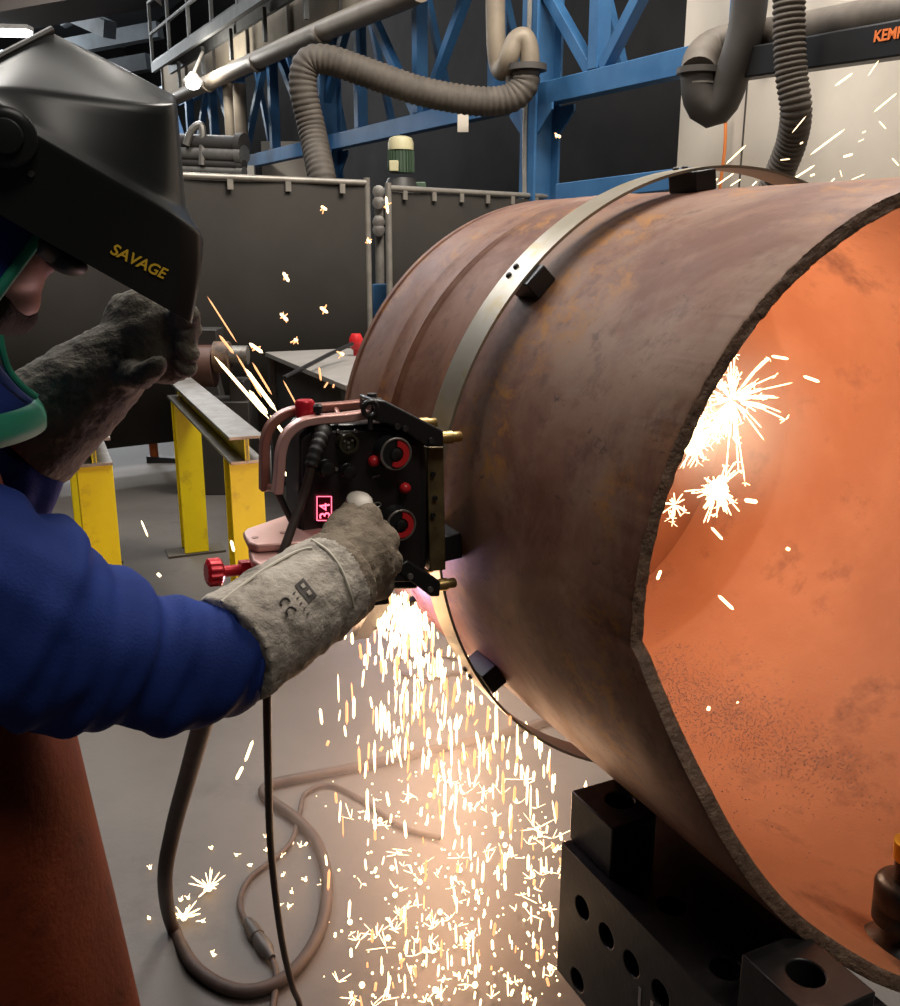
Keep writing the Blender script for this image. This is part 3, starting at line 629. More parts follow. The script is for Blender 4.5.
for x, y in ((338, 431), (355, 431), (326, 469), (336, 469)):
    b = MB(); b.lathe(M(x, y, FS-.006), -AX, [(0, .003), (.003, .003)], 8); b.build('screw', m_steel, wc)
for x, y, r in ((346, 470, .011), (324, 467, .012)):
    c = M(x, y, FS-.006); b = MB(); b.lathe(c, -AX, [(0, r*1.1), (.006, r*1.1), (.007, r), (.02, r*.9), (.022, r*.5)], 20); b.build('small_socket', m_blacksteel, wc)
b = MB(); c = M(376, 476, FS-.007); b.bar(c-E1*.006-E2*.001, c+E1*.006+E2*.001, .003, .003, up=AX); b.build('toggle', m_steel, wc)
b = MB(); c = M(377, 505, FS-.01); b.tube([c+(E1*1.1*math.cos(2*PI*i/20)+E2*.7*math.sin(2*PI*i/20))*.0055 for i in range(20)], .0013, 6, closed=True); b.build('ring', m_steel, wc)
ds = slab([(317, 496), (332, 496), (332, 521), (317, 521)], FS-.008, FS-.004, 'display', mat('display_glass', (.06, .004, .012), .25), wc, .0008)
b = MB(); q = [M(x, y, FS-.0095) for x, y in ((317, 496.5), (331.5, 496.5), (331.5, 520.5), (317, 520.5))]
for i in range(4): b.bar(q[i], q[(i+1) % 4], .001, .001, up=AX)
b.build('display_frame', m_digit, ds)
o = M(330.0, 518.5, FS-.0095); link('digits', text_mesh('34', .0235, E2, -E1, o, .0004, space=1.1), m_digit, ds)
# pink mounting plates, red adjusting screw at the left
zp = PT(265, 532, 1.40).z
def plate(pts, z, th, name, m):
    b = MB(); q = [PZ(x, y, z) for x, y in pts]; b.hex([p-V((0, 0, th)) for p in q], q); return b.build(name, m, wc, bevel=.003)
up_pl = plate([(243, 532), (247, 528), (288, 514), (322, 515), (322, 540), (257, 545), (248, 542)], zp, .012, 'mount_plate', m_pink)
plate([(248, 546), (290, 530), (322, 530), (322, 562), (262, 566), (252, 560)], zp-.013, .018, 'mount_plate', m_pink)
b = MB()
for x, y in ((255, 537), (283, 532)): b.lathe(PZ(x, y, zp+.0008), (0, 0, 1), [(-.004, .005), (0, .005)], 12)
b.build('plate_screw', m_copper, up_pl)
c0, c1_ = PT(206, 573, 1.38), PT(262, 568, 1.42); d = (c1_-c0).normalized(); X, Y = basis(d)
b = MB(); nn_ = 48
pr = [(0, .7), (.002, .86), (.004, 1), (.02, 1), (.022, .86), (.024, .7)]
vs = [c0+d*h+(X*math.cos(2*PI*i/nn_)+Y*math.sin(2*PI*i/nn_))*.021*k*(1 if i % 4 < 2 else .9) for h, k in pr for i in range(nn_)]
b.add(vs, [(k*nn_+i, k*nn_+(i+1) % nn_, (k+1)*nn_+(i+1) % nn_, (k+1)*nn_+i) for k in range(5) for i in range(nn_)]+[tuple(range(nn_))[::-1], tuple(range(5*nn_, 6*nn_))]); kb = b.build('adjusting_knob', m_red, wc, ang=30)
b = MB(); b.cyl(c0+d*.02, c0+d*.055, .0085, n=16); b.cyl(c0+d*.05, c1_, .015, n=6); b.build('screw_shaft', m_red, kb)
b = MB(); b.lathe(PT(292, 549, 1.43), -AX, [(0, .007), (.015, .007), (.018, .004)], 14); b.build('red_button', m_redplain, wc)
c = PT(358, 508, 1.37); ax_ = (E2*.85-AX*.5).normalized(); b = MB(); b.lathe(c, ax_, [(-.02, .012), (0, .019), (.006, .02), (.008, .018), (.011, .018), (.012, .0195), (.016, .019), (.018, .015)], 24); b.build('grip_knob', mat('silver_knob', (.3, .27, .23), .5, .3), wc)
# support strut inside the handle and torch behind
b = MB(); b.tube([M(278, 493, FS+.02), M(287, 512, FS+.02), M(296, 530, FS+.02)], .005, 8); b.build('stay_rod', m_black, wc)
tq = PC(203, .72, .70); te = PC(203, .72, .575); b = MB(); b.cyl(tq, te, .014, .008, 16); b.bar(tq, PC(192, .56, .68), .03, .03); b.build('torch', m_blacksteel, wc)
b = MB(); b.box(PC(178, .53, .64), (.08, .14, .14), Matrix((E1, E2, AX)).transposed()); b.build('drive_unit', m_black, wc, bevel=.006)
# cable with ribbed strain relief
cb_ = spline([M(321, 436, FS-.02), M(316, 450, FS-.035), M(311, 468, FS-.04), PT(303, 497, 1.36), PT(291, 530, 1.345), PT(280, 562, 1.335), PT(271, 600, 1.36), PT(268, 650, 1.41), PT(267, 692, 1.45), PT(268, 760, 1.53), PT(271, 850, 1.68), PT(281, 935, 1.83), PT(292, 985, 1.93), PZ(298, 1012, .012)+V((0, .02, 0)), PZ(300, 1035, .01)], 8)
b = MB(); b.tube(cb_, .0066, 10); cbl = b.build('control_cable', m_cable); tag(cbl, 'thin dark cable hanging straight from the carriage past the glove to the floor', 'cable')
sr = spline([M(323, 429, FS-.004), M(321, 436, FS-.02), M(316, 450, FS-.035), M(311, 466, FS-.04)], 10); k = len(sr)
b = MB(); b.tube(sr, [(.0135-.004*i/k)*(1 if (i // 2) % 2 == 0 or i < 8 else .86) for i in range(k)], 16); b.build('strain_relief', m_blackmatte, cbl, ang=50)

# ------------------------------------------------------------------ black support beam and stop blocks
def boolean(me, cutters):
    mb = MB(); 
    for a, e, r in cutters: mb.cyl(a, e, r, n=28)
    ob = bpy.data.objects.new('cut', mb.mesh('cut')); COL.objects.link(ob)
    r = bake(me, [('BOOLEAN', dict(operation='DIFFERENCE', object=ob, solver='EXACT'))]); bpy.data.objects.remove(ob); return r
ZC = C0.z
def bx(x0, x1, s0, s1, z0, z1): b = MB(); q = [PF(x, s_, z0-ZC) for x, s_ in ((x0, s0), (x1, s0), (x1, s1), (x0, s1))]; return b.hex(q, [p+V((0, 0, z1-z0)) for p in q])
x0, x1 = -.473, -.275
cut = []
def loc(p): p = p-C0; return p.dot(E1), p.dot(AX)
for px, py in ((672, 906), (726, 968)):
    X_, S_ = loc(PZ(px, py, .65)); cut.append((PF(X_, S_, .65-ZC+.02), PF(X_, S_, .65-ZC-.2), .022))
pl0 = PF(x0, 0, 0)
for px, py in ((582, 908), (606, 936), (631, 964), (660, 994), (577, 980)):
    p = PL(px, py, pl0, E1); cut.append((p-E1*.02, p+E1*.06, .0195))
for i in range(3): X_, S_ = -.37, -.32-.08*i; cut.append((PF(X_, S_, .65-ZC+.02), PF(X_, S_, .65-ZC-.2), .022))
me = boolean(bx(x0, x1, .248, -.6, .40, .65).mesh('beam'), cut)
sb = link('support_beam', me, m_blacksteel, None, 30, bevel=.0015); tag(sb, 'long black drilled steel beam under the pipe at the bottom right', 'beam')
o = PL(636, 1007, PF(x0-.0008, 0, 0), E1)
link('lettering', text_mesh('UP', .058, -AX, V((0, 0, 1)), o, .0004, space=1.0), mat('chalk_letter', (.4, .38, .35), .7), sb)['label'] = 'pale painted letters'
def stop(xa, xb, sa, sb_, hole, label):
    X_, S_ = loc(PZ(hole[0], hole[1], .74)); me = boolean(bx(xa, xb, sa, sb_, .651, .74).mesh('b'), [(PF(X_, S_, .74-ZC+.02), PF(X_, S_, .74-ZC-.07), .023)])
    tag(link('stop_block', me, m_blacksteel, None, 30, bevel=.0025), label, 'block')
stop(-.456, -.372, .252, .136, (620, 801), 'drilled black block on the far end of the beam, touching the pipe')
stop(-.462, -.36, -.152, -.27, (806, 972), 'drilled black block nearest the viewer, under the pipe rim')
b = bx(-.45, -.3, .05, -.5, .03, .40); b.v += []; tag(b.build('pedestal', m_dark, bevel=.01), 'dark pedestal carrying the black drilled beam', 'pedestal')

# ------------------------------------------------------------------ ground clamp inside the rim
gp = PC(254, -.12, RI); gp = PL(899, 935, gp, AX)
gp = PC(251.7, -.155, RI)
gc = thing('ground_clamp', 'black screw clamp with yellow tape standing inside the pipe rim at right', 'clamp', gp)
up_ = V((-.03, 0, 1)).normalized()
b = MB(); b.lathe(gp-up_*.004, up_, [(0, .052), (.01, .052), (.016, .044), (.024, .028), (.036, .02), (.044, .022), (.048, .018)], 32); b.build('foot', m_blacksteel, gc, ang=60)
b = MB(); b.lathe(gp+up_*.042, up_, [(0, .028), (.005, .041), (.024, .041), (.026, .039), (.029, .039), (.031, .041), (.06, .041), (.066, .038), (.069, .026)], 32); b.build('body', m_blacksteel, gc, ang=50)
b = MB(); h = .109; pr = []
for i in range(22): pr.append((h+i*.0022, .0185 if i % 2 == 0 else .0165))
b.lathe(gp, up_, pr, 24); b.build('threaded_rod', m_blacksteel, gc, ang=20)
b = MB(); b.lathe(gp, up_, [(.145, .021), (.172, .022)], 24); b.build('tape_ring', mat('yellow_tape', (.8, .45, .02), .5), gc)
b = MB(); b.tube(spline([gp+up_*.155, gp+up_*.22, gp+up_*.3+E1*.004, gp+up_*.45+E1*.03], 6), .014, 12); b.build('cable_tail', m_cable, gc)

# ------------------------------------------------------------------ cables on the floor
def cable(name, pts, r, m, label, n=8):
    b = MB(); b.tube(spline(pts, n), r, 10); return tag(b.build(name, m), label, 'cable')
G = lambda x, y, z=.016: PZ(x, y, z)
cable('torch_cable', [PT(214, 690, 1.34), PT(203, 722, 1.42), PT(188, 775, 1.6), PT(173, 830, 1.78), PT(165, 880, 1.92), G(172, 925, .02), G(196, 968), G(240, 991), G(285, 978), G(318, 935), G(327, 885), G(318, 845), G(298, 820), G(275, 803), G(263, 793), G(272, 784), G(310, 776), G(370, 764), G(440, 748), G(508, 732), G(570, 715), G(640, 700)], .0155, m_cable,
      'thick brown cable looping on the floor below the blue sleeve', 10)
ic = cable('lead_cable', [G(268, 1030, .01), G(275, 990, .01), G(273, 962, .012), G(246, 922, .012), G(240, 900, .01), G(250, 878, .01), G(275, 858, .01), G(292, 840, .01), G(300, 812, .01), G(306, 793, .01), G(330, 785, .01), G(362, 800, .01), G(400, 826, .01), G(440, 838, .01)], .0075, m_cable, 'thin floor cable with an inline connector inside the cable loop')
a, e = G(246, 920, .018), G(272, 958, .018); L = (e-a).length
b = MB(); b.lathe(a, e-a, [(0, .009), (.01, .014), (.03, .014), (.032, .018), (L*.45, .018), (L*.46, .015), (L*.55, .015), (L*.56, .018), (L*.8, .018), (L*.85, .014), (L, .009)], 16); b.build('inline_connector', m_dark, ic)
cable('floor_cable', [G(520, 690, .01), G(470, 672, .01), G(430, 678, .01), G(400, 672, .01), G(396, 660, .01), G(425, 654, .01), G(470, 660, .01), G(540, 668, .01)], .008, m_cable, 'thin cable loop on the floor beneath the falling sparks')

# ------------------------------------------------------------------ SPARKS
def spindle(mb, a, e, r, n=5):
    a, e = V(a), V(e); d = e-a; X, Y = basis(d)
    mb.add([a]+[a+d*.15+(X*math.cos(2*PI*i/n)+Y*math.sin(2*PI*i/n))*r for i in range(n)]+[a+d*.85+(X*math.cos(2*PI*i/n)+Y*math.sin(2*PI*i/n))*r for i in range(n)]+[e],
           [(0, 1+(i+1) % n, 1+i) for i in range(n)]+[(1+i, 1+(i+1) % n, 1+n+(i+1) % n, 1+n+i) for i in range(n)]+[(1+n+i, 1+n+(i+1) % n, 1+2*n) for i in range(n)])
def burst(mb, c, n, r0, r1, w, up=None, rg=random):
    for i in range(n):
        d = V((rg.gauss(0, 1), rg.gauss(0, 1), rg.gauss(0, 1))).normalized()
        if up is not None and d.dot(up) < 0: d = d-2*up*d.dot(up)
        spindle(mb, c+d*r0*.1, c+d*rg.uniform(r0, r1), w*rg.uniform(.6, 1.1))
rg = random.Random(11)
hot, org = MB(), MB()
def tfloor(x, y, z=.01): d = ray(x, y); return (z-1.6)/d.z
def inshower(x, y):
    lim = 565 if y > 800 else 470+(y-650)*1.0
    return x < lim-4
cnt = 0
while cnt < 560:
    y = 590+410*rg.random()**1.35; k = (y-590)/410
    xc = 405+75*min(1, k*1.8); sd = 10+75*min(1, k*2.0)
    x = rg.gauss(xc, sd)
    if x < 325 or not inshower(x, y): continue
    ln = rg.uniform(7, 30)*(.7 if y > 820 else 1)*rg.choice((.6, 1, 1.2))
    tm = tfloor(x, min(y+ln+4, 1030)); t = min(rg.uniform(1.68, 2.3), tm-.02)
    if t < 1.45: t = tm-.02
    a, e = PT(x+rg.gauss(0, .8), y, t), PT(x+rg.gauss(0, 1.5), y+ln, t)
    if e.z < .004: continue
    spindle(hot if rg.random() < .72 else org, a, e, rg.choice((.0016, .0022, .003))*t/1.9); cnt += 1
for i in range(70):                                        # dense root of the spray under the carriage
    x = rg.uniform(378, 428); y = 594+abs(rg.gauss(0, 17))+max(0, (395-x))*.15+max(0, x-405)*.7; t = rg.uniform(1.72, 1.9)
    spindle(hot, PT(x, y, t), PT(x+rg.gauss(0, 2), y+rg.uniform(7, 22), t), .0024)
tag(hot.build('spark_shower', m_spark, ang=10), 'white-hot spark shower pouring from under the carriage to the floor', 'sparks', kind='stuff')
tag(org.build('ember_shower', m_spark2, ang=10), 'dimmer orange sparks falling among the white-hot shower', 'sparks', kind='stuff')
b = MB()
for x, y, n, R_ in ((490, 790, 26, .1), (515, 800, 26, .1), (540, 835, 20, .09), (470, 805, 18, .08), (430, 795, 14, .07), (505, 845, 20, .07), (555, 850, 16, .08), (392, 868, 10, .06), (525, 905, 26, .07), (440, 912, 22, .07), (425, 950, 22, .07), (468, 940, 16, .06), (388, 938, 22, .07), (362, 985, 22, .06), (435, 990, 16, .05), (475, 985, 14, .05), (550, 968, 18, .05), (380, 820, 14, .06), (395, 895, 14, .06), (545, 870, 14, .06), (460, 870, 16, .06), (350, 922, 14, .06), (420, 882, 16, .06)):
    for j in range(5): burst(b, G(x+rg.gauss(0, 14), y+rg.gauss(0, 11), .008), n//7+2, .008, R_*rg.uniform(.3, .85), .0011, V((0, 0, 1)), rg)
    b.ell(G(x, y, .01), (.007, .007, .007), n=8)
for i in range(240):
    x, y = rg.gauss(455, 75), 1000-230*rg.random()**1.3
    if x < 300 or not inshower(x, y): continue
    b.ell(G(x, y, .006), (rg.choice((.0018, .0026, .0036)),)*3, n=6)
tag(b.build('spark_splash', m_spark, ang=10), 'starry sparks bursting on the floor below the shower', 'sparks', kind='stuff')
# single sparks
def spark(x0, y0, x1, y1, t, r, label, group, m=None):
    b = MB(); spindle(b, PT(x0, y0, t), PT(x1, y1, t), r, 6); o = b.build('spark', m or m_spark, ang=10, origin=PT((x0+x1)/2, (y0+y1)/2, t)); return tag(o, label, 'spark', group)
gq = 'sparks flying before the grey curtain'
for (x, y, dx, dy, t, lb) in ((324, 208, 3, 2, 4.5, 'topmost spark in front of the grey curtain'), (286, 277, 3, 5, 4, 'bright spark midway down the grey curtain'), (284, 317, 4, 4, 4, 'lower spark below the midway one on the grey curtain'), (324, 310, 4, 3, 4.2, 'lower spark farther along the grey curtain toward the pipe'), (369, 241, 2, 2, 5, 'spark glinting at the curtain post'), (387, 205, 1, 9, 4.6, 'tall bright spark at the gap between the curtains'), (296, 340, 2, 1, 4.5, 'tiny spark at the foot of the curtain above the table'), (342, 354, 2, 1, 4, 'tiny spark above the grey table top'), (256, 348, 7, 5, 3.2, 'fat orange spark above the table corner'), (558, 136, 3, 1, 6, 'orange spark glowing beside the blue column')):
    o = spark(x-dx, y-dy, x+dx, y+dy, t, .0017*t/2+.003, lb, gq); bf = MB(); burst(bf, PT(x, y, t), 7, .01, .012*t/2+.006, .0024*t/3, None, rg); bf.build('flare', m_spark2, o, ang=10)  # orange rays stand in for the halo of glow round each spark
gq = 'spark streaks fanning behind the pink handle'
for i, (x0, y0, x1, y1, w, mm) in enumerate(((207, 296, 237, 343, .6, 1), (219, 335, 234, 354, 1.1, 1), (214, 356, 270, 420, 1.4, 0), (236, 354, 262, 398, .7, 1), (244, 367, 277, 412, 1.7, 0), (252, 362, 272, 395, .8, 1), (249, 390, 268, 414, 1.5, 0), (270, 415, 296, 450, 1.4, 0), (279, 437, 296, 458, 1.5, 0), (279, 468, 297, 484, 1.3, 0), (283, 380, 302, 415, .6, 1), (319, 367, 321, 381, 1, 1), (324, 388, 328, 382, .8, 1), (333, 388, 334, 384, .8, 1), (296, 470, 297, 490, .6, 1))):
    spark(x0, y0, x1, y1, 1.72, .0021*w, 'thin spark streak fanning up behind the pink handle', gq, m_spark2 if mm else None)
gq = 'spark streaks before the white wall'
for x0, y0, x1, y1, w in ((835, 86, 853, 73, 1.3), (868, 76, 879, 60, .5), (874, 112, 897, 93, 1), (879, 121, 886, 129, .9), (792, 133, 806, 116, .6), (810, 155, 845, 129, 1.2), (843, 157, 853, 154, 1.6), (726, 164, 746, 145, 1), (792, 180, 815, 165, 1.2), (862, 133, 866, 131, .7), (800, 144, 803, 142, 1), (840, 170, 842, 177, .5), (851, 180, 865, 174, .5), (717, 185, 734, 173, 1), (730, 186, 741, 179, .8), (708, 188, 718, 178, .9), (775, 172, 782, 176, 1.6), (810, 176, 815, 174, 1.2), (892, 158, 899, 166, .9), (780, 160, 790, 159, .8), (858, 142, 864, 139, .5), (752, 186, 757, 181, .9), (830, 183, 835, 178, .7)):
    spark(x0, y0, x1, y1, 2.6, .0019*w, 'pale spark streak flying in front of the white wall', gq)
gq = 'single sparks inside the pipe'
for i, (x0, y0, x1, y1, w, lb) in enumerate(((718, 595, 734, 610, 1.5, 'lone slanting spark streak low inside the pipe'), (711, 527, 723, 540, 1.3, 'slanting spark streak below the inner starburst'), (786, 548, 790, 550, 1.6, 'single glowing dot deep on the pipe wall'), (803, 376, 820, 382, 1.5, 'upper right spark streak beside the inner starburst'), (771, 356, 789, 359, 1.4, 'highest flat spark streak above the inner starburst'), (744, 500, 758, 502, 2, 'glowing spark just right of the inner burst foot'), (707, 708, 710, 709, 2, 'glowing ember among the slag grit'), (737, 702, 738, 703, 1.2, 'small ember right of the glowing one in the slag'), (657, 580, 661, 570, 1.5, 'spark hopping at the pipe rim'))):
    spark(x0, y0, x1, y1, 1.62, .0019*w, lb, None)
gq = 'loose sparks over the floor at left'
for i, (x0, y0, x1, y1, w, t, lb) in enumerate(((236, 780, 243, 766, 1.3, 1.7, 'lower of two streaks beside the hanging cable'), (245, 762, 253, 740, 1.3, 1.7, 'upper of two streaks beside the hanging cable'), (231, 540, 234, 552, 1.2, 2., 'short streak crossing the yellow stand leg'), (141, 520, 148, 537, .7, 3.2, 'thin pale streak over the floor between the stands'), (158, 576, 160, 574, 2., 2.6, 'small spark star on the floor left of the red knob'), (344, 622, 345, 640, 1.4, 1.75, 'streak under the glove cuff'), (325, 650, 340, 632, 1.2, 1.75, 'slanting streak below the glove cuff edge'), (320, 708, 322, 725, 1.2, 1.8, 'leftmost falling streak beside the shower'))):
    spark(x0, y0, x1, y1, t, .0022*w*t/1.7, lb, None)
for x, y, n, r, lb in ((209, 888, 22, .06, 'larger spark star on the floor inside the cable loop'), (184, 917, 16, .05, 'smaller spark star on the floor at the cable bend')):
    b = MB(); burst(b, G(x, y, .012), n, .015, r, .0018, V((0, 0, 1)), rg); b.ell(G(x, y, .012), (.009,)*3, n=8); tag(b.build('spark_star', m_spark, ang=10), lb, 'spark')
b = MB()
for x, y in ((211, 848), (236, 855), (268, 850), (250, 865), (281, 856), (284, 875), (279, 905), (289, 906), (292, 892), (306, 880), (322, 884), (212, 955), (150, 868), (182, 900), (188, 898), (202, 921), (150, 918), (292, 843), (266, 838), (300, 846)):
    b.ell(G(x+rg.gauss(0, 1), y, .006), (.0045,)*3, n=6); burst(b, G(x, y, .006), 4, .008, .016, .001, V((0, 0, 1)), rg)
tag(b.build('scattered_embers', m_spark, ang=10), 'tiny embers scattered over the floor around the cable loop', 'sparks', kind='stuff')
# bursts inside the pipe
def inburst(x, y, s_, spec, label, seeds, blob):
    c = M(x, y, s_); b = MB(); r_ = random.Random(seeds)
    for n, r0, r1, w in spec:
        for i in range(n):
            an = r_.uniform(0, 2*PI); el = r_.gauss(0, .5); d = (E1*math.cos(an)+E2*math.sin(an)-AX*.4*el).normalized()
            L = r_.uniform(r0, r1); p0 = c+d*L*r_.uniform(.0, .35); p2 = c+d*L-E2*.1*L; pm_ = (p0+p2)/2+E2*.03*L
            spindle(b, p0, pm_, w); spindle(b, pm_-(pm_-p0)*.1, p2, w*.9)
            if r_.random() < .35: burst(b, p2, 4, .005, .014, w*.6, None, r_)
    for dx, dy, r in blob: b.ell(c+E1*dx+E2*dy, (r, r, r*1.0), n=10)
    return tag(b.build('spark_burst', m_spark, ang=10), label, 'sparks')
inburst(732, 400, .3, [(44, .05, .14, .0014), (30, .02, .07, .0015)], 'large white starburst of sparks just inside the pipe rim', 5, [])
inburst(694, 436, .3, [(40, .015, .06, .0013)], 'dense white knot of sparks against the rim, left of the starburst', 6, [(0, 0, .016), (.004, .02, .012), (-.004, -.02, .012), (.002, .036, .007)])
inburst(718, 490, .3, [(44, .015, .06, .0014)], 'lower compact starburst of sparks inside the pipe', 8, [(0, 0, .018), (.006, .016, .009)])
inburst(708, 385, .3, [(24, .01, .045, .0012)], 'upper fringe of sparks climbing along the cut rim', 9, [])
inburst(675, 505, .25, [(20, .01, .03, .0011)], 'small fan of sparks low at the cut rim', 10, [])
# thin smoke round the sparks, also added to stand in for their soft glow
def smoke(name, mb, dens, label, ball=0, cz=None):
    m = bpy.data.materials.new(name); m.use_nodes = True; nt = m.node_tree; nt.nodes.remove(nt.nodes['Principled BSDF'])
    v = nt.nodes.new('ShaderNodeVolumeScatter'); v.inputs['Color'].default_value = (1, .93, .88, 1); v.inputs['Density'].default_value = dens; v.inputs['Anisotropy'].default_value = .0
    nt.links.new(v.outputs[0], nt.nodes['Material Output'].inputs['Volume'])
    if ball:                                                # thins out towards its edge
        tc = nt.nodes.new('ShaderNodeTexCoord'); di = nt.nodes.new('ShaderNodeVectorMath'); di.operation = 'DISTANCE'; di.inputs[1].default_value = (0, 0, ball if cz is None else cz)
        mr = nt.nodes.new('ShaderNodeMapRange'); mr.interpolation_type = 'SMOOTHSTEP'; mr.inputs[1].default_value = ball; mr.inputs[2].default_value = 0; mr.inputs[3].default_value = 0; mr.inputs[4].default_value = dens
        nt.links.new(tc.outputs['Object'], di.inputs[0]); nt.links.new(di.outputs['Value'], mr.inputs[0]); nt.links.new(mr.outputs[0], v.inputs['Density'])
    return tag(mb.build(name, m), label, 'smoke', kind='stuff')
b = MB(); fb = G(455, 760, .4); b.ell(fb, (.75, .75, .75), n=40)
for v_ in b.v: v_.z = max(v_.z, .006)
smoke('spark_smoke', b, .42, 'thin smoke and added glow round the falling spark shower', .75, .394)
b = MB(); b.ell(M(730, 425, .45), (.22, .22, .22), n=32); smoke('burst_smoke', b, 1.6, 'thin smoke and added glow round the starburst inside the pipe', .22)
#@@PART3
# ================================================================== PERSON
FWD = V((.94, .342, 0)).normalized(); LAT = V((FWD.y, -FWD.x, 0)); O_ = V((-.65, 1.065, 0)); ZU = V((0, 0, 1))
BM3 = Matrix((FWD, LAT, ZU)).transposed()
def B(f, l, z): return O_+FWD*f+LAT*l+ZU*z
HC = B(.085, 0, 1.6)
def HS(x, y, off=0): return PL(x, y, HC+LAT*off, LAT)
Rs, Ls = B(-.04, .2, 1.40), B(-.04, -.2, 1.40)
Re, Rw = PT(44, 640, 1.03), PT(330, 578, 1.28)
Le, Lw = PT(-25, 515, 1.36), PT(122, 352, 1.36)
man = thing('person', 'person in blue jacket, brown leather apron and black flip-up helmet gripping the carriage', 'person', B(0, 0, 0))
def baked(mb, voxel, it, name, m, parent=man, ang=180, fn=None):
    me = union(mb, voxel, it)
    if fn: fn(me)
    return link(name, me, m, parent, ang)
# body: one continuous surface
b = MB(); hp = math.radians(22); HR = BM3 @ Matrix.Rotation(hp, 3, 'Y')
b.ell(B(.07, 0, 1.635), (.1, .077, .115), HR, 28)
b.capsule(HS(-48, 272), HS(4, 294), .055, .04); b.capsule(HS(24, 232), HS(43, 264), .012, .014); b.ell(HS(45, 265), (.013, .016, .011), HR)
b.ell(HS(33, 281), (.013, .024, .0075), HR); b.ell(HS(31, 292), (.012, .022, .0075), HR); b.ell(HS(14, 311), (.024, .026, .02), HR); b.ell(HS(6, 262, 0), (.045, .06, .045), HR)
for s_ in (-.033, .033): b.ell(HS(38, 232, s_), (.014, .016, .011), HR); b.ell(HS(-60, 250, s_*2.4), (.022, .01, .032), HR)
b.capsule(B(.03, 0, 1.42), B(.06, 0, 1.56), .062, .056)
b.ell(B(-.02, 0, 1.27), (.09, .17, .2), BM3); b.ell(B(0, 0, 1.0), (.11, .16, .18), BM3)
b.capsule(Rs, Ls, .06)
fm_ = PT(152, 668, 1.095); fe_ = PT(246, 651, 1.155)
b.capsule(Rs, Re, .052, .046); b.capsule(Re, fm_, .046, .042); b.capsule(fm_, fe_, .042, .036); b.capsule(fe_, Rw, .036, .028); b.capsule(Ls, Le, .052, .044); b.capsule(Le, Lw, .044, .028)
b.capsule(Rw, PT(352, 560, 1.32), .026, .03); b.capsule(Lw, PT(150, 345, 1.36), .026, .03)
for s_ in (-1, 1):
    b.capsule(B(0, .09*s_, .92), B(.03, .11*s_, .5), .085, .058); b.capsule(B(.03, .11*s_, .5), B(-.01, .12*s_, .1), .058, .042); b.capsule(B(-.03, .12*s_, .05), B(.14, .13*s_, .045), .04, .034)
body = baked(b, .0055, 3, 'body', m_skin)
# beard
b = MB(); b.capsule(HS(-14, 312, .03), HS(15, 314, .0), .028, .025); b.capsule(HS(-40, 296, .05), HS(-8, 311, .032), .02, .025); b.capsule(HS(-14, 312, -.03), HS(15, 314, .0), .028, .025); b.capsule(HS(34, 277, .02), HS(34, 277, -.02), .006)
baked(b, .004, 3, 'beard', m_beard)
# jacket
def folds(me):
    ax = (PT(246, 651, 1.155)-Re).normalized(); sd = ax.cross(V((0, -1, 0))).normalized()
    nn = [v.normal.copy() for v in me.vertices]
    for v, vn in zip(me.vertices, nn):
        p = v.co; k = noise.noise(V((p.dot(ax)*17+p.dot(sd)*7, p.dot(sd)*5, p.y*5)))+.7*noise.noise(V((p.dot(ax)*38+p.dot(sd)*9, p.dot(sd)*9-3, p.y*8)))
        v.co += vn*(.016*k)
b = MB()
b.ell(B(-.03, 0, 1.24), (.125, .2, .25), BM3); b.ell(B(-.01, 0, 1.0), (.135, .17, .25), BM3); b.capsule(Rs, Ls, .09); b.ell(B(-.02, 0, 1.40), (.1, .14, .08), BM3)
b.capsule(Rs, Re, .105, .104); fm_ = PT(152, 668, 1.095); b.cyl(Re, fm_, .108, .079, 28); b.capsule(fm_, fm_+(fm_-Re)*.01, .079); b.cyl(fm_, PT(246, 651, 1.155), .079, .066, 28); b.capsule(Re, Re+(Re-Rs)*.02, .105); b.ell(Re+V((-.03, -.0, .01)), (.11, .1, .1))
b.capsule(Ls, Le, .095, .085); b.cyl(Le, PT(18, 442, 1.35), .084, .066, 24)
jk = baked(b, .0075, 5, 'jacket', m_jacket, fn=folds)
b = MB(); c = PT(246, 651, 1.155); ax = (c-Re).normalized(); X, Y = basis(ax); b.tube([c-ax*.004+(X*math.cos(2*PI*i/40)+Y*math.sin(2*PI*i/40))*.064 for i in range(40)], .0045, 8, closed=True); b.build('cuff_hem', m_jacket, jk)
# trousers and boots
b = MB()
for s_ in (-1, 1): b.capsule(B(0, .09*s_, .9), B(.03, .11*s_, .5), .11, .085); b.cyl(B(.03, .11*s_, .52), B(-.01, .12*s_, .1), .085, .085); 
b.ell(B(0, 0, .92), (.15, .17, .12), BM3); baked(b, .01, 4, 'trousers', m_trouser)
for s_ in (-1, 1):
    b = MB(); b.capsule(B(-.03, .12*s_, .058), B(.15, .135*s_, .05), .05, .046); b.cyl(B(-.02, .12*s_, .05), B(-.01, .12*s_, .2), .055, .06); b.bar(B(-.08, .12*s_, .012), B(.2, .135*s_, .012), .1, .024); baked(b, .006, 3, 'boot', m_blackmatte)
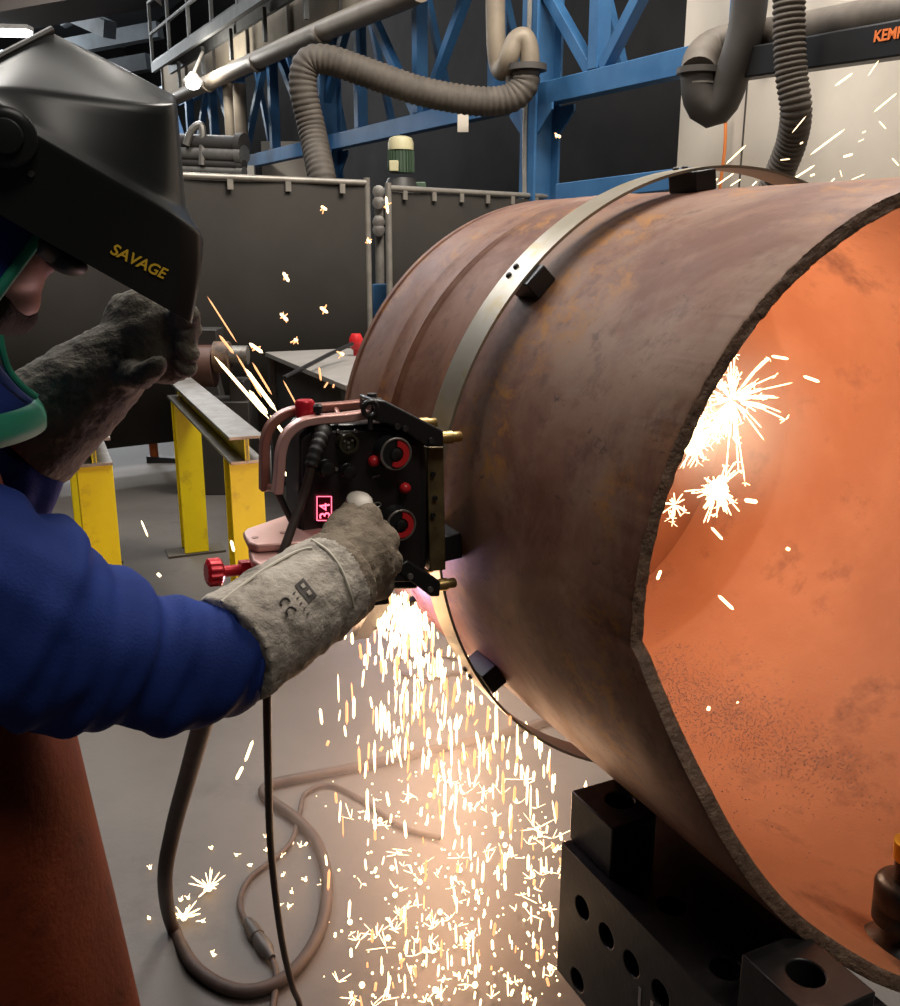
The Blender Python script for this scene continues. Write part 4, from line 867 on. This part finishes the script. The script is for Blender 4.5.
# apron
rows = []
for k in range(34):
    z = 1.43-.95*k/33; w = 48 if k < 4 else min(112, 48+(k-3)*9); row = []
    fr = .112+.05*min(1, max(0, (1.36-z)/.33))+.035*max(0, (1.03-z))/.35
    for i in range(41):
        ph = math.radians(-w+2*w*i/40); wob = .008*noise.noise(V((ph*2.2, z*2.5, 3)))+.004*math.sin(ph*7+z*3)*max(0, 1.1-z)
        row.append(B(.0+(fr+wob)*math.cos(ph), (.2+wob)*math.sin(ph), z))
    rows.append(row)
b = MB(); b.grid(rows); ap = b.build('apron', m_apron, man, solid=.004, recalc=False)
for s_ in (-1, 1):
    b = MB(); sp_ = spline([B(.085, .1*s_, 1.415), B(.05, .11*s_, 1.475), B(.0, .12*s_, 1.49), B(-.12, .08*s_, 1.42), B(-.17, .03*s_, 1.3)], 6)
    for i in range(len(sp_)-1): b.bar(sp_[i], sp_[i+1]+(sp_[i+1]-sp_[i])*.1, .035, .004, up=(sp_[i]-B(-.02, .0, 1.25)).normalized())
    b.build('strap', m_apron, ap)
# hood with green trim round the face
nO = (FWD*.78-ZU*.62).normalized(); X = LAT; Y = nO.cross(X)
hc_ = B(.058, 0, 1.63); p1_ = HS(36, 248, .07); off_ = (p1_-hc_).dot(nO); print('HOOD', off_, p1_, hc_); prof = []
b = MB(); rows = []
for k in range(18):
    a_ = math.radians(60+120*k/17); rows.append([hc_+nO*((.24 if a_ < PI/2 else .125)*math.cos(a_))+(X*math.cos(2*PI*i/40)*.092+Y*math.sin(2*PI*i/40)*.122)*max(math.sin(a_), .01) for i in range(41)])
b.grid(rows); b.cyl(B(.02, 0, 1.44), B(.035, 0, 1.6), .082, .08, 28); hd = b.build('hood', m_jacket, man)
b = MB(); b.tube(rows[0][:-1], .0065, 10, closed=True); b.build('hood_trim', m_green, hd)
# collar cape with green hem
b = MB(); cN = B(.035, 0, 0); pr = [(1.52, .086), (1.49, .09), (1.455, .108), (1.43, .13), (1.415, .142)]
def cap(pr): return [[cN+ZU*z+FWD*r*.92*math.cos(2*PI*i/48)+LAT*r*1.1*math.sin(2*PI*i/48) for i in range(49)] for z, r in pr]
b.grid(cap(pr)); cl_ = b.build('collar', m_jacket, man, solid=.005)
b = MB(); b.grid(cap([(1.42, .141), (1.41, .147), (1.4, .15), (1.388, .149)])); b.build('collar_hem', m_green, cl_, solid=.008)
b = MB(); b.tube(spline([HS(0, 335, .06), HS(3, 352, .06), HS(9, 370, .055), HS(22, 386, .05), HS(36, 397, .04)], 6), .004, 8); b.build('collar_piping', m_green, cl_)
# ---- gloves
def wrinkle(amp, sc):
    def fn(me):
        nn = [v.normal.copy() for v in me.vertices]
        for v, vn in zip(me.vertices, nn): v.co += vn*(amp*(noise.noise(v.co*sc)+.5*noise.noise(v.co*sc*2.3)))
    return fn
def finger(b, pts, r0, r1):
    for i in range(len(pts)-1):
        k = len(pts)-1; b.capsule(pts[i], pts[i+1], r0+(r1-r0)*i/k, r0+(r1-r0)*(i+1)/k, 12)
b = MB()
c0_, c1_ = PT(228, 652, 1.13), PT(345, 573, 1.295)
b.lathe(c0_, c1_-c0_, [(0, .071), ((c1_-c0_).length*.5, .07), ((c1_-c0_).length*.95, .066)], 36)
Wp = PT(342, 572, 1.30)
KS = [PT(368, 520, 1.345), PT(384, 540, 1.355), PT(387, 563, 1.36), PT(378, 584, 1.355)]
for i, K in enumerate(KS):
    b.capsule(Wp+(K-Wp)*.1, K, .055, .0235)
    dr = (K-Wp).normalized(); inn = AX
    m1 = K+dr*.012+inn*.03; m2 = m1-dr*.012+inn*.028; m3 = m2-dr*.03+inn*.004
    finger(b, [K, m1, m2, m3], .0175, .013)
b.ell(PT(360, 560, 1.325), (.05, .042, .052))
finger(b, [PT(325, 556, 1.29), PT(338, 530, 1.325), PT(352, 512, 1.36), PT(366, 509, 1.385)], .026, .0135)
def gw(me): wrinkle(.0028, 38)(me); wrinkle(.0012, 110)(me)
rg_ = baked(b, .0042, 3, 'right_glove', m_leather, fn=gw)
rg_.data.materials.append(m_leathermid); ax_ = (PT(345, 573, 1.295)-PT(228, 652, 1.13)); L_ = ax_.length; ax_.normalize(); o0_ = PT(228, 652, 1.13)-ORG[rg_.name]
for p_ in rg_.data.polygons:
    if (p_.center-o0_).dot(ax_) > L_*.86: p_.material_index = 1
def bvh(o):
    me = o.data; off = ORG[o.name]; return BVHTree.FromPolygons([v.co+off for v in me.vertices], [tuple(p.vertices) for p in me.polygons])
bt = bvh(rg_)
def onto(bt, x, y, lift=.0012):
    d = ray(x, y).normalized(); h = bt.ray_cast(CAM, d); return None if h[0] is None else h[0]+h[1]*lift
for path in ([(222, 602), (245, 584), (270, 567), (296, 553), (312, 549)], [(312, 541), (328, 552), (341, 570), (349, 590), (353, 606)]):
    q = [p for p in (onto(bt, *k) for k in path) if p]; b = MB(); b.tube(spline(q, 8), .0021, 6); b.build('seam', m_stitch, rg_)['label'] = 'pale stitched seam'
# stamped marks on the cuff: dark square with a pale emblem, and two curved letters
def patch(bt, pts, name, m, parent, n=6, lift=.0012):
    b = MB(); rows = []
    for i in range(n+1):
        row = []
        for j in range(n+1):
            u, v = i/n, j/n; x = (1-u)*(1-v)*pts[0][0]+u*(1-v)*pts[1][0]+u*v*pts[2][0]+(1-u)*v*pts[3][0]; y = (1-u)*(1-v)*pts[0][1]+u*(1-v)*pts[1][1]+u*v*pts[2][1]+(1-u)*v*pts[3][1]
            p = onto(bt, x, y, lift)
            if p is None: return
            row.append(p)
        rows.append(row)
    b.grid(rows); return b.build(name, m, parent)
pt_ = patch(bt, [(294, 586), (303, 578.5), (317, 596), (308, 603)], 'stamp', m_print, rg_)
patch(bt, [(300, 585.5), (303, 583.5), (305.5, 587), (302.5, 589)], 'emblem', m_stitch, pt_, 3, .002) if pt_ else None
patch(bt, [(306, 592.5), (309, 590.5), (311.5, 594), (308.5, 596)], 'emblem', m_leather, pt_, 3, .002) if pt_ else None
for cx, cy in ((285, 603), (291, 612)):
    q = [onto(bt, cx+5.0*math.cos(a_)*.95, cy+4.6*math.sin(a_)) for a_ in [math.radians(-15-16*i) for i in range(14)]]
    if all(q): b = MB(); b.tube(q, .0012, 5); b.build('stamp_letter', m_print, rg_)
for k in range(5):
    q = [onto(bt, 293+k*3.4+w_*2, 594.+k*5.-w_*1.5) for w_ in (0, 1)]
    if all(q): b = MB(); b.tube(q, .0009, 4); b.build('stamp_mark', m_print, rg_)
b = MB()
c0_, c1_ = PT(22, 440, 1.345), PT(132, 348, 1.36); L = (c1_-c0_).length
b.lathe(c0_, c1_-c0_, [(0, .083), (L*.5, .07), (L*.8, .058), (L, .05)], 36)
Wp = PT(130, 348, 1.36)
for i, K in enumerate((PT(166, 318, 1.33), PT(176, 332, 1.345), PT(178, 350, 1.36), PT(168, 368, 1.37))):
    b.capsule(Wp+(K-Wp)*.15, K, .046, .024)
    tip = PT(189-i*2, 316+i*15, 1.30+.012*i); md_ = PT(190-i*3, 330+i*13, 1.325+.012*i)
    finger(b, [K, md_, tip, tip+(tip-md_)*.1+V((-.012, 0, .02))*(1 if i < 2 else -.6)], .017, .0135)
b.ell(PT(150, 340, 1.355), (.055, .045, .05))
finger(b, [PT(122, 372, 1.33), PT(142, 376, 1.30), PT(157, 366, 1.285)], .024, .0145)
b.ell(PT(150, 318, 1.36), (.055, .045, .045)); b.capsule(PT(116, 338, 1.36), PT(122, 308, 1.36), .03, .02)
lg_ = baked(b, .0042, 3, 'left_glove', m_leathershade, fn=gw)
# ---- helmet
rowsH = [
 [(-70, 95, .09), (-10, 62, .05), (52, 30, 0), (112, 60, 0), (168, 91.5, 0), (175, 95, 0)],
 [(-72, 100, .1), (-14, 82, .09), (30, 66, .066), (100, 84, .066), (164, 98.5, .058), (174, 99.5, .045)],
 [(-75, 92, .118), (-20, 86, .112), (20, 88, .1), (95, 100, .098), (160, 106, .086), (175, 104, .062)],
 [(-85, 60, .126), (-20, 92, .125), (30, 122, .122), (95, 158, .118), (160, 195, .106), (181, 207, .07)],
 [(-85, 72, .128), (-20, 103, .129), (30, 133, .127), (98, 172, .123), (172, 214, .112), (200, 232, .075)],
 [(-85, 105, .124), (-30, 140, .124), (28, 172, .122), (100, 212, .118), (170, 253, .105), (200, 266, .07)],
 [(-85, 165, .117), (-30, 196, .117), (25, 230, .115), (98, 270, .108), (163, 307, .094), (190, 322, .06)],
]
cen = [(175, 95), (178, 102), (180, 110), (190, 206), (208, 242), (205, 275), (194, 326)]
bm2 = bmesh.new(); g = []
for r, (row, c) in enumerate(zip(rowsH, cen)):
    near = [bm2.verts.new(HS(*q)) for q in row]; far = []
    for q in row:
        p = HS(*q); d = (p-HC).dot(LAT)
        far.append(bm2.verts.new(p-LAT*2*d) if q[2] > 0 else near[row.index(q)])
    mid = near[5] if row[5][2] == 0 else bm2.verts.new(HS(c[0], c[1], 0))
    g.append(near+([mid] if mid is not near[5] else [near[5]])+far[::-1])
cr = bm2.edges.layers.float.new('crease_edge')
for i in range(len(g)-1):
    a_, c_ = g[i], g[i+1]
    for j in range(len(a_)-1):
        q = [];
        for v in (a_[j], a_[j+1], c_[j+1], c_[j]):
            if v not in q: q.append(v)
        if len(q) > 2:
            try: bm2.faces.new(q)
            except ValueError: pass
def crease(v1, v2, k):
    e = bm2.edges.get((v1, v2))
    if e: e[cr] = k
for r, k in ((0, .8), (2, .75), (3, .85), (4, .8), (6, 1)):
    for j in range(len(g[r])-1):
        if g[r][j] is not g[r][j+1]: crease(g[r][j], g[r][j+1], k)
for r in range(len(g)-1):
    crease(g[r][0], g[r+1][0], 1); crease(g[r][-1], g[r+1][-1], 1)
    for j in (5, 7): crease(g[r][j], g[r+1][j], .55)
bmesh.ops.recalc_face_normals(bm2, faces=bm2.faces)
me = bpy.data.meshes.new('helmet'); bm2.to_mesh(me); bm2.free()
me = bake(me, [('SUBSURF', dict(levels=3, render_levels=3)), ('SOLIDIFY', dict(thickness=.004, offset=-1))])
hm = link('welding_helmet', me, m_helmet, man, 50); hm['label'] = 'black flip-up welding helmet'
bt = bvh(hm)
a_, e_ = onto(bt, 109, 252.5), onto(bt, 164, 279)
up0 = onto(bt, 112, 244)
if a_ and e_ and up0:
    xd = (e_-a_).normalized(); nrm = -xd.cross((up0-a_)).normalized(); nrm = nrm if nrm.dot(CAM-a_) > 0 else -nrm; yd = nrm.cross(xd)
    tm = text_mesh('SAVAGE', .0168, xd, yd, a_+nrm*.002, .0006, .15, 1.0, bold=.0003)
    w_ = max((v.co-a_).dot(xd) for v in tm.vertices); k = (e_-a_).length/w_
    for v in tm.vertices:
        d = v.co-a_; u = d.dot(xd); v.co = a_+xd*u*k+yd*d.dot(yd)+nrm*d.dot(nrm)
        h = bt.ray_cast(v.co+nrm*.02, -nrm)
        if h[0]: v.co = v.co-nrm*(v.co-h[0]).dot(nrm)+nrm*(.0009 if d.dot(nrm) < .002 else .0016)
    link('lettering', tm, m_logo, hm)['label'] = 'yellow slanted lettering'
c = onto(bt, 6, 138, 0); b = MB(); b.lathe(c-LAT*.004, LAT, [(0, .03), (.014, .029), (.018, .024), (.018, .018), (.024, .016), (.026, .008)], 28); b.build('ratchet_knob', m_helmet, hm)
c = onto(bt, 31, 174, 0); b = MB(); b.lathe(c, LAT, [(0, .004), (.003, .003)], 12); b.build('rivet', m_dark, hm)
rim_ = [HS(*q) for q in rowsH[0][:3]]; b = MB(); b.tube(spline([HS(-70, 96, .092), HS(-10, 62, .052), HS(52, 29.5, 0.0)], 8), .004, 8); b.build('rim_bead', m_dark, hm)
b = MB(); b.ell(HS(66, 262, .03), (.024, .03, .014), HR); b.capsule(HS(40, 245, .06), HS(62, 258, .04), .012); b.build('chin_pad', m_blackmatte, hm)
# ================================================================== LIGHT
def point(name, p, w, c, r=.05):
    l = bpy.data.lights.new(name, 'POINT'); l.energy = w; l.color = c; l.shadow_soft_size = r; o = bpy.data.objects.new(name, l); COL.objects.link(o); o.location = p; return o
def area(name, p, tgt, w, c, sx, sy):
    l = bpy.data.lights.new(name, 'AREA'); l.energy = w; l.color = c; l.shape = 'RECTANGLE'; l.size = sx; l.size_y = sy; o = bpy.data.objects.new(name, l); COL.objects.link(o); o.location = p
    o.rotation_euler = (V(tgt)-V(p)).to_track_quat('-Z', 'Y').to_euler(); return o
WARM = (1, .57, .33)
point('arc_light', PC(206, .80, .63), 3, (.62, .5, 1), .02)
point('arc_glint', PC(190, .60, .60), .35, (.55, .45, 1), .01)
point('spray_light_root', PC(204, .92, .72), 2, WARM, .05)
point('spray_light_back', G(440, 690, .35), 10, WARM, .1)
point('spray_light_middle', G(455, 770, .28), 8, WARM, .1)
point('spray_light_floor', G(455, 850, .2), 4, WARM, .1)
point('spray_light_front', G(420, 930, .12), 1.3, WARM, .1)
point('burst_light', PF(.02, .82, .06), 8, (1, .68, .46), .05)
point('burst_light_near', M(700, 420, .55), 3.5, (1, .68, .46), .03)
point('inner_fill_deep', PF(.1, .6, .08), 4, (1, .68, .46), .05)  # added fill, brightens the deep wall and the plate at the far end
area('hall_lamp_near', (2.2, -1.5, 6.8), (.4, 1.8, .8), 120, (1, .93, .84), 3, 1.2)
area('hall_lamp_over', (-2.2, 4.2, 6.5), (.2, 1.8, .8), 140, (1, .95, .88), 3, 1.2)
point('strip_lamp_light', P(-20, 62, 25), 900, (.9, .96, 1), .3)
area('hall_lamp_far', (2.2, 5, 7.5), (1.6, 5, 1.), 560, (1, .93, .84), 4, 1.5)
area('wall_fill', (.3, 5.2, 6.5), (2.6, 8.6, 1.8), 190, (1, .94, .85), 2, 1)  # added fill aimed at the pale wall to brighten it
area('hall_lamp_left', (-5, 9, 8), (-2.5, 9, 0), 300, (.95, .97, 1), 4, 1.5)
area('hall_lamp_deep', (-7, 19, 8.5), (-6, 18, 0), 700, (.95, .97, 1), 6, 2)
point('flood_light', FLOOD+V((.15, -.3, .25)), 60, (1, .97, .9), .12)
w = bpy.data.worlds.new('world'); SC.world = w; w.use_nodes = True
w.node_tree.nodes['Background'].inputs[0].default_value = (.6, .58, .57, 1); w.node_tree.nodes['Background'].inputs[1].default_value = .04
SC.view_settings.view_transform = 'Standard'; SC.view_settings.look = 'None'; SC.view_settings.gamma = 1; SC.view_settings.use_curve_mapping = False; SC.view_settings.exposure = .2
SC.cycles.use_denoising = True; SC.cycles.max_bounces = 6; SC.cycles.sample_clamp_indirect = 5; SC.cycles.caustics_reflective = False; SC.cycles.caustics_refractive = False
